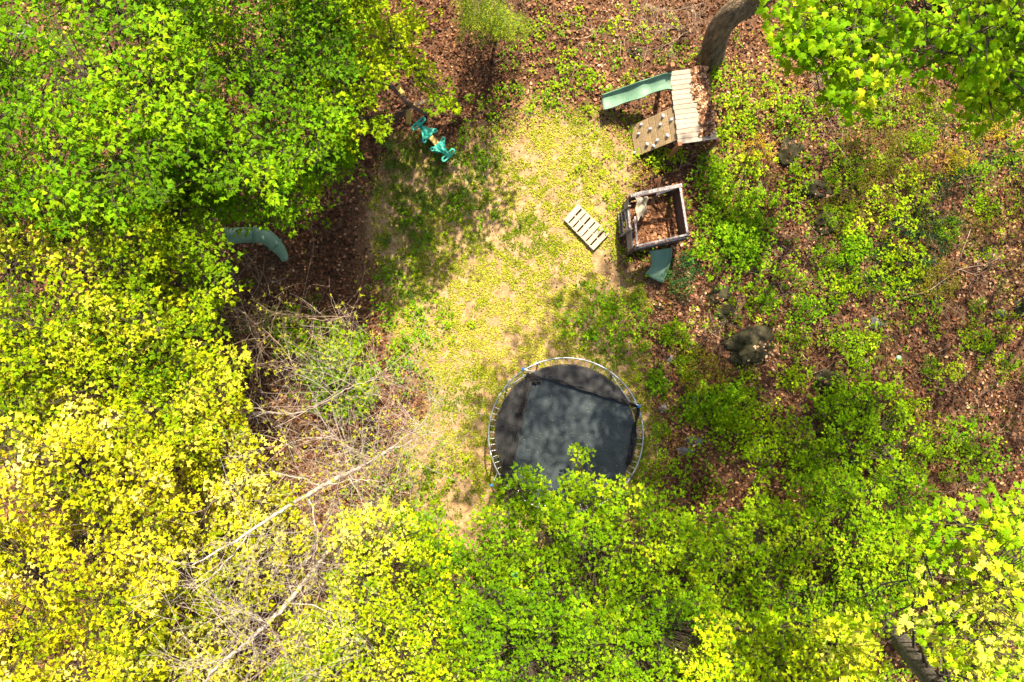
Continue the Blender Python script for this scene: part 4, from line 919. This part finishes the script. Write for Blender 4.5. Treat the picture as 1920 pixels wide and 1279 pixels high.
LAND = [(1410, 655, 'the large mossy boulder'), (1555, 713, 'the tan topped rock'), (1348, 553, 'the flat dark mossy rock'), (1700, 460, 'the ivy patch'), (1235, 405, 'the square play tower'), (1061, 816, 'the trampoline'),
        (1312, 692, 'the olive bush'), (1392, 452, 'the large green bush'), (1331, 323, 'the bright rounded bush'), (1796, 303, 'the orange yellow bush'), (1270, 512, 'the dark glossy bush'), (1643, 606, 'the small grey stone'),
        (1876, 590, 'the small pale stone'), (1810, 815, 'the dark green shrub'), (1481, 290, 'the dark upper hollow'), (1290, 835, 'the pair of pale stones'), (1787, 695, 'the yellow seedling'), (1685, 671, 'the pale green ball'),
        (1300, 200, 'the play platform'), (1195, 175, 'the long slide'), (1192, 97, 'the brown stone'), (808, 262, 'the teal glider'), (1100, 425, 'the pallet'), (480, 450, 'the green tube slide'), (700, 865, 'the pale bare tree'), (1335, 108, 'the thick trunk')]
_used = set()
def seed_label(px, py, kind):
    what = {'seed': 'small green seedling', 'seedlime': 'small lime seedling', 'mid': 'bushy green seedling', 'green': 'dense dark green seedling'}[kind]
    for lx, ly, nm in sorted(LAND, key=lambda q: math.hypot(q[0]-px, q[1]-py)):
        dx, dy = px-lx, py-ly; d = math.hypot(dx, dy)
        a = ('right of' if dx > 0 else 'left of') if abs(dx) > 2.2*abs(dy) else ('below' if dy > 0 else 'above') if abs(dy) > 2.2*abs(dx) else ('below and right of' if dx > 0 else 'below and left of') if dy > 0 else ('above and right of' if dx > 0 else 'above and left of')
        l = f"{what} {'close ' if d < 90 else 'a little way ' if d < 180 else 'well '}{a} {nm}"
        if l not in _used: _used.add(l); return l
i = 0
while i < 62:
    px, py = random.uniform(1180, 1910), random.uniform(230, 900)
    if inside([(1180, 230), (1300, 230), (1300, 540), (1180, 540)], np.array([px]), np.array([py]))[0] or (px < 1225 and py > 660): continue
    k = random.choice(['seed', 'seedlime', 'seed', 'mid', 'green']); shrub('seedling', k, px, py, random.uniform(.7, 1.2) if 'seed' in k else random.uniform(.35, .7), seed_label(px, py, k), 'seedling', 'seedlings on the right slope'); i += 1
for px, py in [(1153, 103), (1118, 95), (1095, 145), (1120, 150), (1170, 150), (1195, 70), (1075, 30), (1240, 105), (1275, 103), (1060, 120), (1035, 180), (1140, 55), (1200, 145), (1180, 235), (1095, 215), (1020, 60)]:
    k = random.choice(['seed', 'seedlime']); shrub('seedling', k, px, py, random.uniform(.5, .9), seed_label(px, py, k), 'seedling', 'seedlings above the long slide')
for px, py in [(790, 900), (815, 885), (770, 945), (735, 905), (700, 950), (760, 640), (700, 640), (720, 690), (1205, 470), (1180, 480), (1160, 640), (1205, 630), (590, 560), (600, 590)]:
    k = random.choice(['seed', 'seedlime']); shrub('seedling', k, px, py, random.uniform(.5, .9), seed_label(px, py, k), 'seedling', 'seedlings round the clearing')

# ================================================================== TREES
def maple(label, base_px, h, polys, pal, **kw):
    return tree('maple_tree', label, 'tree', A(base_px[0], base_px[1], 0), h, polys, pal, **kw)
# upper left
YG = [(.09, .17, .002), (.16, .26, .002), (.27, .35, .003), (.38, .41, .008), (.52, .50, .05)]
maple('tall green maple filling the upper left corner', (330, 230), 7.0, [([(-80, -80), (340, -80), (390, 120), (370, 300), (260, 400), (60, 400), (-80, 400)], 6.0, .6, 950)], GREEN, leaf=.11, L=.50, seed=2, trunk_r=.16, gap=.32, gs=16)
maple('green maple over the upper left with a yellow green fringe above the swing frame', (500, 200), 6.0,
      [([(280, -80), (580, -80), (660, 60), (670, 160), (620, 270), (540, 340), (400, 360), (280, 300)], 5.2, .5, 900)], GREEN, leaf=.10, L=.42, seed=3, gap=.34, gs=16)
maple('bright lime maple hanging over the swing frame', (640, 190), 5.0,
      [([(540, -60), (700, -60), (725, 20), (745, 60), (735, 80), (770, 105), (735, 125), (690, 150), (690, 205), (670, 245), (620, 270), (570, 200), (540, 100)], 4.6, .35, 620),
       ([(760, 95), (800, 120), (822, 160), (848, 185), (832, 205), (812, 190), (790, 145)], 4.4, .2, 34), ([(745, 20), (800, 25), (795, 45), (760, 60)], 4.6, .2, 18),
       ([(690, 210), (722, 225), (722, 245), (700, 245)], 4.3, .2, 14)], LIME, leaf=.092, L=.33, seed=4, gap=.22, gs=35)
maple('dull green maple between the swing frame and the green tube slide', (520, 350), 4.0,
      [([(250, 260), (420, 270), (520, 280), (600, 250), (660, 250), (660, 320), (600, 330), (570, 350), (565, 400), (520, 415), (480, 398), (420, 405), (330, 420), (260, 360)], 3.9, .4, 620)], GREEN, leaf=.095, L=.40, seed=5, gap=.36, gs=38)
maple('yellow green maple on the left edge halfway down', (230, 520), 6.0, [([(-80, 330), (120, 340), (240, 380), (310, 470), (300, 620), (200, 700), (-80, 720)], 5.2, .5, 900)], YG, leaf=.095, L=.44, seed=6, gap=.31, gs=16)
maple('green maple left of the tube slide', (380, 530), 5.0, [([(170, 340), (330, 350), (385, 400), (405, 450), (415, 500), (425, 560), (390, 600), (360, 700), (250, 760), (180, 680), (210, 520)], 4.5, .5, 880)], [(.10, .19, .002), (.16, .27, .002), (.25, .36, .003), (.40, .44, .01)], leaf=.088, L=.40, seed=7, gap=.37, gs=16)
maple('lime maple on the left beside the bare twigs', (330, 740), 5.0, [([(-80, 620), (180, 610), (300, 630), (360, 650), (450, 700), (430, 810), (370, 870), (100, 850), (-80, 830)], 4.8, .5, 1050)], YG, leaf=.088, L=.40, seed=8, gap=.31, gs=16)
maple('golden yellow maple filling the lower left corner', (280, 950), 6.5, [([(-80, 790), (180, 780), (300, 840), (350, 980), (330, 1120), (270, 1360), (-80, 1360)], 5.4, .5, 1250)], GOLD, leaf=.096, L=.40, seed=9, gap=.32, gs=16)
maple('golden maple under the pale bare branches at lower left', (480, 950), 4.5, [([(270, 740), (400, 740), (480, 820), (550, 900), (570, 1000), (520, 1090), (440, 1130), (420, 1360), (200, 1360), (250, 1100)], 4.2, .5, 1050)], [(.13, .19, .002), (.26, .31, .003), (.41, .42, .006), (.53, .50, .03), (.62, .58, .14)], leaf=.090, L=.36, seed=10, gap=.36, gs=16)
# bottom
maple('bright yellow green maple at the bottom left of centre', (720, 1040), 4.6, [([(630, 990), (720, 955), (790, 1000), (830, 1080), (860, 1180), (910, 1360), (480, 1360), (540, 1180), (640, 1100)], 4.1, .45, 1150)], [(.10, .19, .002), (.20, .30, .002), (.34, .42, .003), (.48, .52, .01), (.60, .60, .12)], leaf=.085, L=.36, seed=11, gap=.36, gs=16)
maple('green maple overhanging the lower edge of the trampoline', (1060, 1010), 3.6, [([(880, 1010), (900, 960), (940, 925), (1000, 905), (1050, 920), (1100, 900), (1180, 900), (1230, 930), (1290, 960), (1340, 1060), (1320, 1160), (1150, 1200), (960, 1170), (880, 1080)], 3.1, .4, 1150),
      ([(1075, 835), (1110, 840), (1100, 905), (1060, 910)], 3.1, .1, 14), ([(970, 880), (1020, 880), (1010, 920), (960, 930)], 3.0, .1, 12)], [(.09, .18, .002), (.14, .26, .002), (.22, .36, .003), (.42, .52, .01)], leaf=.092, L=.30, seed=12, gap=.35, gs=16)
maple('dense green maple along the bottom edge', (1020, 1130), 4.0, [([(780, 1000), (860, 1070), (960, 1120), (1160, 1150), (1320, 1120), (1440, 1360), (850, 1360), (820, 1160)], 3.5, .45, 1300), ([(740, 975), (800, 960), (860, 1030), (830, 1080), (760, 1040)], 3.2, .4, 150)], [(.07, .15, .002), (.11, .23, .002), (.17, .31, .003), (.30, .42, .006)], leaf=.095, L=.34, seed=13, gap=.36, gs=16)
maple('green maple thicket across the lower right', (1450, 1010), 3.2, [([(1290, 1000), (1390, 950), (1500, 905), (1620, 880), (1740, 880), (1740, 940), (1690, 990), (1740, 1040), (1700, 1120), (1620, 1180), (1480, 1220), (1300, 1190)], 2.0, .7, 1300)], [(.08, .16, .002), (.13, .25, .002), (.19, .33, .003), (.34, .45, .008)], leaf=.092, L=.32, seed=14, gap=.42, gs=16)
maple('yellow maple at the bottom right of centre', (1400, 1180), 4.0, [([(1330, 1160), (1460, 1180), (1560, 1190), (1620, 1180), (1640, 1230), (1680, 1360), (1280, 1360)], 3.6, .4, 720)], [(.18, .30, .002), (.34, .46, .003), (.50, .56, .01), (.60, .60, .08)], leaf=.105, L=.38, seed=15, gap=.33)
maple('sparse saplings of lime leaves on the lower right slope', (1640, 850), 1.6, [([(1560, 720), (1620, 710), (1700, 740), (1740, 820), (1740, 900), (1600, 900), (1450, 880), (1400, 830), (1500, 800)], 0.7, .25, 220)], [(.10, .20, .002), (.16, .29, .002), (.26, .40, .004)], leaf=.09, L=.28, seed=16, gap=.50, gs=22, trunk_r=.05)
maple('young green maple in the middle of the bare brush', (640, 720), 2.2, [([(570, 640), (620, 610), (680, 630), (700, 720), (670, 780), (600, 760), (560, 700)], 1.6, .4, 200), ([(500, 590), (550, 590), (570, 660), (520, 660)], 1.3, .3, 50)], MID, leaf=.09, L=.28, seed=17, gap=.36, gs=34, trunk_r=.05)
# lower right corner: overhanging limb with large leaves
tree('maple_tree', 'tall maple with furrowed trunk and large yellow leaves in the lower right corner', 'tree', A(1650, 1150, 0), 9, [
      ([(1720, 1000), (1800, 940), (1900, 950), (1990, 930), (1990, 1340), (1800, 1340), (1780, 1240), (1740, 1150)], 8.6, .7, 200), ([(1600, 1130), (1660, 1120), (1690, 1180), (1620, 1200)], 7.8, .2, 10)], [(.14, .28, .003), (.24, .40, .004), (.40, .50, .01), (.58, .58, .08)], leaf=.10, L=.45, K=3, tmpl=MAPLE, tris=MAPLE_T, seed=18, gap=.36, gs=60,
      trunk_r=.20, limbs=10, lean=A(1850, 1390, 7.5), droop=.35, twr=.006)
tree('maple_tree', 'lime maple shrub below the tall corner maple', 'tree', A(1650, 1040, 0), 3, [([(1700, 1110), (1740, 1040), (1800, 1030), (1950, 1050), (1960, 1340), (1800, 1340), (1760, 1240), (1710, 1180)], 1.6, .4, 460), ([(1870, 960), (1960, 930), (1960, 1100), (1880, 1060)], 3.0, .3, 130)],
      LIME, leaf=.085, L=.36, seed=19, gap=.40, trunk_r=.06)
# upper right: big trunk beside the platform, its limb hangs over the picture
bx = A(1335, 108, 0)
big_maple = tree('maple_tree', 'tall maple with a thick brown trunk rising beside the wooden platform', 'tree', bx, 12, [
      ([(1500, -60), (1980, -60), (1980, 190), (1900, 215), (1840, 215), (1800, 170), (1760, 150), (1720, 100), (1690, 110), (1640, 180), (1600, 205), (1590, 180), (1620, 120), (1560, 120), (1490, 95), (1480, 30)], 9.4, .9, 560)],
      [(.12, .25, .002), (.18, .35, .002), (.28, .45, .003), (.50, .60, .02)], leaf=.10, L=.42, K=3, tmpl=MAPLE, tris=MAPLE_T, seed=20, gap=.43, gs=32, trunk_r=.26, limbs=9, bark='warm_bark', via=[tuple(A(*q)-bx) for q in ((1336, 100, .3), (1341, 78, .9), (1352, 50, 1.6), (1380, 20, 2.3), (1425, -6, 2.9))]+[(.18, -.05, 4.4), (1.3, 1.0, 7.0)], lean=bx+Vector((3.2, 2.2, 9.6)), droop=.35, twr=.006)

def overhead(label, base, c, rx, ry, rz, n, seed, tr=.14, root=None, thin=.455, nl=40):
    """high crown standing wholly outside the frame; its shade is what the photo shows"""
    b = Vector((base[0], base[1], float(gz(*base)))); own = root is None
    if own: root = empty('maple_tree', b, label, 'tree', 'tall maples beyond the frame')
    else: b = Vector(root.location)
    a = rng.uniform(0, 6.283, n); r = np.sqrt(rng.random(n)); x = c[0]+rx*r*np.cos(a); y = c[1]+ry*r*np.sin(a)
    z = c[2]+rz*rng.uniform(-1, 1, n)*np.sqrt(1-r*r*.8)
    lim = (CAM_H-z)*1.15+.4
    k = (fbm(x, y, 1.1, seed, 3) > thin) & ~((np.abs(x) < lim*.75) & (np.abs(y) < lim*.5)); x, y, z, a = x[k], y[k], z[k], a[k]; n = len(x)
    O = np.stack([x, y, z], 1); acc = Acc(); tw = Acc(); t = Acc()
    sprays(acc, None, O, a+rng.normal(0, .9, n), .6, .13, 4, rng.random(n), GREEN, TRI, TRI_T, .006, .3, .9)
    top = Vector((c[0], c[1], c[2]+rz*.4)); P, rr = smooth_path([b-Vector((0, 0, .3)), b.lerp(top, .5)+Vector((.2, .2, 0)), top], [tr*1.4, tr, tr*.3], 6); t.add(*tube(P, rr, 10))
    sel = rng.choice(n, min(nl, n), replace=False); lay_limbs(tw, np.array([list(b.lerp(top, random.uniform(.6, .95))) for _ in sel]), O[sel], tr*.4)
    if own: link('trunk', t.mesh('trunk', 'bark', b, True), root)
    link('branches', tw.mesh('branches', 'twig', b), root, kind='stuff'); link('upper_crown', acc.mesh('upper_crown', 'leaf', b, color=True), root)
overhead(None, (5, 7), (5.0, 6.4, 13.6), 4.0, 4.3, 1.6, 1250, 50, root=big_maple, thin=.39, nl=10)
overhead(None, (5, 7), (8.8, 10.4, 13.6), 4.4, 3.6, 1.6, 720, 52, root=big_maple, nl=8)
overhead('tall maple beyond the frame whose crown shades the right edge of the slope', (15.5, 8.5), (13.4, 7.6, 11.0), 3.6, 4.2, 1.6, 420, 51)
overhead(None, (5, 7), (8.2, 4.4, 12.4), 3.6, 3.2, 1.2, 560, 54, root=big_maple, nl=8)
overhead('unseen maple added beyond the top edge of the frame to shade the left of the clearing', (-4.5, 14.0), (-3.0, 7.7, 6.3), 3.3, 2.0, 1.0, 760, 53, thin=.42)  # unseen crown added to deepen the shade on the clearing's left side

def thicket():
    acc = Acc(); tw = Acc()
    for poly, n, h, pal, gap in [([(-60, -60), (700, -60), (760, 100), (700, 220), (560, 330), (420, 420), (440, 560), (330, 760), (-60, 780)], 700, 2.4, MID, .42),
                       ([(-60, 700), (330, 690), (480, 820), (560, 1000), (660, 1000), (620, 1340), (-60, 1340)], 700, 2.6, YELLOW, .42), ([(600, 1000), (860, 1080), (1300, 1000), (1700, 940), (1760, 1340), (560, 1340)], 700, 1.5, GREEN, .42)]:
        px, py = sample_poly(poly, n, gap, 50, 61); hh = np.maximum(.3, h*(fbm(px, py, 80, 71)*1.6)); O = at(px, py, hh)
        sprays(acc, None, O, rng.uniform(0, 6.283, n), .42, .085, 4, np.clip(fbm(px, py, 130, 72)*1.4-.2+rng.normal(0, .15, n), 0, 1), pal, TRI, TRI_T, .004, .3, .9)
    tag(link('thicket_leaves', acc.mesh('thicket_leaves', 'leaf', color=True)), 'low leafy thicket filling the gaps under the maples', 'thicket', kind='stuff')
    
thicket()

# hemlock at the top edge
def hemlock():
    b = A(940, 30, 0); root = empty('hemlock_tree', b, 'feathery green hemlock at the top edge of the photo', 'tree')
    t = Acc(); topz = 3.0; t.add(*tube([b-Vector((0, 0, .2)), b+Vector((0, .1, 1.6)), b+Vector((.05, .15, topz))], [.055, .035, .012], 8))
    acc = Acc(); tw = Acc(); n = 620
    px, py = sample_poly([(868, -80), (1010, -80), (1008, 20), (980, 60), (945, 72), (925, 62), (885, 72), (862, 40)], n, .50, 22, 3, 20)
    O = at(px, py, rng.uniform(.8, 2.9, n)); c = np.array([b.x, b.y+.7, 0]); az = np.arctan2(O[:, 1]-c[1], O[:, 0]-c[0])+rng.normal(0, .5, n)
    sprays(acc, tw, O-unit(az)*.12, az, .26, .055, 7, rng.random(n), [(.06, .11, .006), (.13, .20, .008), (.24, .32, .012), (.38, .44, .03)], BLADE*np.array([2, 1.3, 1]), BLADE_T, .003, .2, 1, 1.2)
    sel = rng.choice(n, 40, replace=False); lay_limbs(tw, np.tile(list(b+Vector((.03, .12, 2.2))), (40, 1)), O[sel], .016, lift=.1)
    link('trunk', t.mesh('trunk', 'bark', b, True), root); link('branches', tw.mesh('branches', 'twig', b), root, kind='stuff'); link('crown', acc.mesh('crown', 'needle', b, color=True), root)
hemlock()

# ------------------------------------------------------------------ bare pale trees
def bare_tree(label, limbs, twig_n, seed, buds=1.0, bark='pale_bark', r2=.004):
    """limbs: list of (list of (px,py,h), list of radii); twigs grow from them"""
    rnd = random.Random(seed); g = np.random.default_rng(seed)
    b = A(*limbs[0][0][0]); b.z = float(gz(b.x, b.y)); root = empty('bare_tree', b, label, 'tree')
    tw = Acc(); bud = Acc(); paths = []
    for i, (pts, rad) in enumerate(limbs):
        P, rr = smooth_path([A(*p) for p in pts], rad, 7); rr = rr*.95; P[1:-1] += g.normal(0, .012, P[1:-1].shape)
        a = Acc(); a.add(*tube(P, rr, 8)); link('trunk' if i == 0 else 'limb', a.mesh('limb', bark, b, True), root); paths.append((P, rr))
    curves = []; tips = []
    def grow(p, d, L, r, depth):
        n = 6; P = [p]; q = p.copy(); dd = d.copy(); curl = g.normal(0, .16, 3)*np.array([1, 1, .6])
        for k in range(n-1):
            dd = dd+curl*.55+g.normal(0, .07, 3); dd[2] += .02; dd /= np.linalg.norm(dd); q = q+dd*L/(n-1); q[2] = max(q[2], float(gz(q[0], q[1]))+.05); P.append(q.copy())
        curves.append((np.array(P), np.linspace(r, r*.35, n)))
        tips.append((P[-1], dd.copy()))
        if depth < 2:
            for c in range(rnd.choice((2, 3, 4)) if depth == 0 else rnd.choice((1, 2, 2))):
                j = rnd.randint(1, n-2); s = unit(np.array([g.uniform(0, 6.28)]))[0]; s[2] = g.normal(.1, .4); nd = dd*.6+s*.9; nd /= np.linalg.norm(nd)
                grow(P[j].copy(), nd, L*rnd.uniform(.35, .65), r*.55, depth+1)
    for _ in range(twig_n):
        P, rr = paths[g.choice(len(paths), p=np.array([len(q[0]) for q in paths])/sum(len(q[0]) for q in paths))]
        j = int(g.integers(2, len(P)-1)); t = P[min(j+1, len(P)-1)]-P[j-1]; t /= np.linalg.norm(t)+1e-9
        s = g.normal(0, 1, 3)*np.array([1, 1, .7]); s[2] += .25; d = t*g.uniform(-.2, .9)+s/np.linalg.norm(s); d /= np.linalg.norm(d)
        grow(P[j].copy(), d, g.uniform(.5, 2.0)*(1 if twig_n > 45 else .5), min(rr[j]*.55, r2*g.uniform(1.2, 2.8)), 0)
    CP = np.array([c[0] for c in curves]); CR = np.array([c[1] for c in curves]); tw.add(*curve_tubes(CP, np.maximum(CR, .0022), 3))
    T = np.array([t[0] for t in tips]); k = g.random(len(T)) < .55*buds; T = T[k]; n = len(T)
    for q in range(5):
        a = g.uniform(0, 6.28, n); y = unit(a); y[:, 2] = g.uniform(-.3, .5, n)
        put_leaves(bud, T, y, np.stack([g.normal(0, .4, n), g.normal(0, .4, n), np.ones(n)], 1), g.uniform(.025, .055, n), pick([(.22, .24, .01), (.36, .38, .02), (.45, .42, .04)], n), OVAL, OVAL_T)
    link('twigs', tw.mesh('twigs', 'pale_twig' if bark == 'pale_bark' else bark, b), root, kind='stuff'); link('buds', bud.mesh('buds', 'leaf', b, color=True), root, kind='stuff')
bare_tree('pale bare tree leaning over the golden maples, with forked limbs reaching the clearing', [
    ([(735, 842, .9), (690, 868, 1.8), (640, 893, 2.6), (600, 915, 3.1), (560, 938, 3.7), (500, 975, 4.4), (430, 1020, 5.0), (360, 1060, 5.5)], [.022, .032, .045, .048, .042, .034, .022, .010]),
    ([(690, 868, 1.8), (740, 835, 2.1), (790, 795, 2.3), (830, 745, 2.4)], [.022, .018, .011, .005]), ([(680, 872, 1.9), (740, 840, 2.2), (800, 815, 2.4), (860, 800, 2.5)], [.018, .014, .009, .004]),
    ([(578, 925, 3.3), (590, 975, 3.6), (596, 1020, 3.8), (570, 1060, 4.0)], [.020, .016, .013, .007]), ([(600, 912, 3.1), (560, 895, 3.5), (500, 880, 3.8), (450, 840, 4)], [.018, .012, .008, .004]),
    ([(480, 985, 4.4), (420, 1060, 4.8), (360, 1110, 5)], [.018, .012, .006]), ([(600, 912, 3.1), (660, 900, 3.2), (720, 902, 3.2)], [.012, .009, .005]),
    ([(700, 862, 1.7), (640, 830, 2.2), (600, 780, 2.6), (585, 740, 2.8)], [.014, .011, .008, .004]), ([(650, 885, 2.4), (680, 940, 2.5), (720, 990, 2.7)], [.012, .009, .005])], 165, 5, r2=.0027)
bare_tree('pale bare tree slanting down to the bottom edge at lower left', [
    ([(648, 985, 1.2), (615, 1035, 2.2), (570, 1090, 3.1), (530, 1140, 3.8), (480, 1190, 4.5), (420, 1240, 5.2), (365, 1300, 5.9)], [.028, .042, .048, .045, .040, .032, .020]),
    ([(585, 1075, 2.9), (560, 1140, 3.1), (570, 1200, 3.3), (590, 1260, 3.6)], [.014, .011, .008, .004]), ([(540, 1130, 3.7), (600, 1140, 3.7), (660, 1180, 3.7), (700, 1230, 3.8)], [.014, .010, .007, .004]),
    ([(500, 1170, 4.3), (460, 1150, 4.6), (400, 1140, 4.9)], [.012, .008, .004]), ([(600, 1055, 2.5), (640, 1060, 2.6), (700, 1050, 2.8)], [.012, .008, .004])], 120, 6, r2=.0027)
bare_tree('bare grey shrub with arching stems above the first pale tree', [
    ([(490, 680, .1), (485, 640, 1.2), (470, 600, 2.0), (440, 580, 2.3), (380, 575, 2.4)], [.05, .035, .026, .016, .006]), ([(480, 610, 1.8), (530, 585, 1.9), (600, 600, 2), (660, 590, 2.1)], [.020, .014, .009, .004]),
    ([(470, 600, 2), (520, 640, 2.1), (560, 700, 2.2)], [.014, .010, .005])], 60, 7, .7, 'drytwig', r2=.003)
bare_tree('bare grey shrub with long forked stems beside the young green maple', [
    ([(470, 775, .1), (520, 775, 1.1), (580, 768, 1.6), (640, 735, 1.9), (690, 715, 2.0), (740, 705, 2.0)], [.03, .022, .017, .012, .008, .004]), ([(520, 775, 1.1), (460, 760, 1.4), (430, 750, 1.6)], [.016, .011, .005]),
    ([(560, 772, 1.5), (620, 745, 1.8), (640, 720, 1.9), (680, 640, 2)], [.012, .009, .006, .003])], 50, 8, .8, r2=.003)

bare_tree('dry brown brush with arching stems at the top left of the thick trunk', [
    ([(1285, 60, .05), (1268, 40, .5), (1240, 20, .8), (1200, 8, .9)], [.014, .010, .007, .003]), ([(1285, 60, .05), (1290, 30, .5), (1300, 0, .8)], [.012, .009, .004]),
    ([(1285, 60, .05), (1265, 75, .4), (1230, 95, .5)], [.010, .008, .003]), ([(1280, 60, .1), (1250, 45, .5), (1215, 50, .6)], [.010, .008, .003])], 26, 9, .0, 'drytwig', r2=.0028)
bare_tree('dry brown brush under the overhanging upper right leaves', [
    ([(1580, 110, .05), (1575, 80, .5), (1590, 50, .8)], [.012, .009, .004]), ([(1580, 110, .05), (1550, 130, .3), (1520, 165, .4)], [.010, .007, .003]),
    ([(1580, 110, .05), (1610, 150, .4), (1650, 185, .5)], [.010, .007, .003])], 22, 10, .0, 'drytwig', r2=.0028)
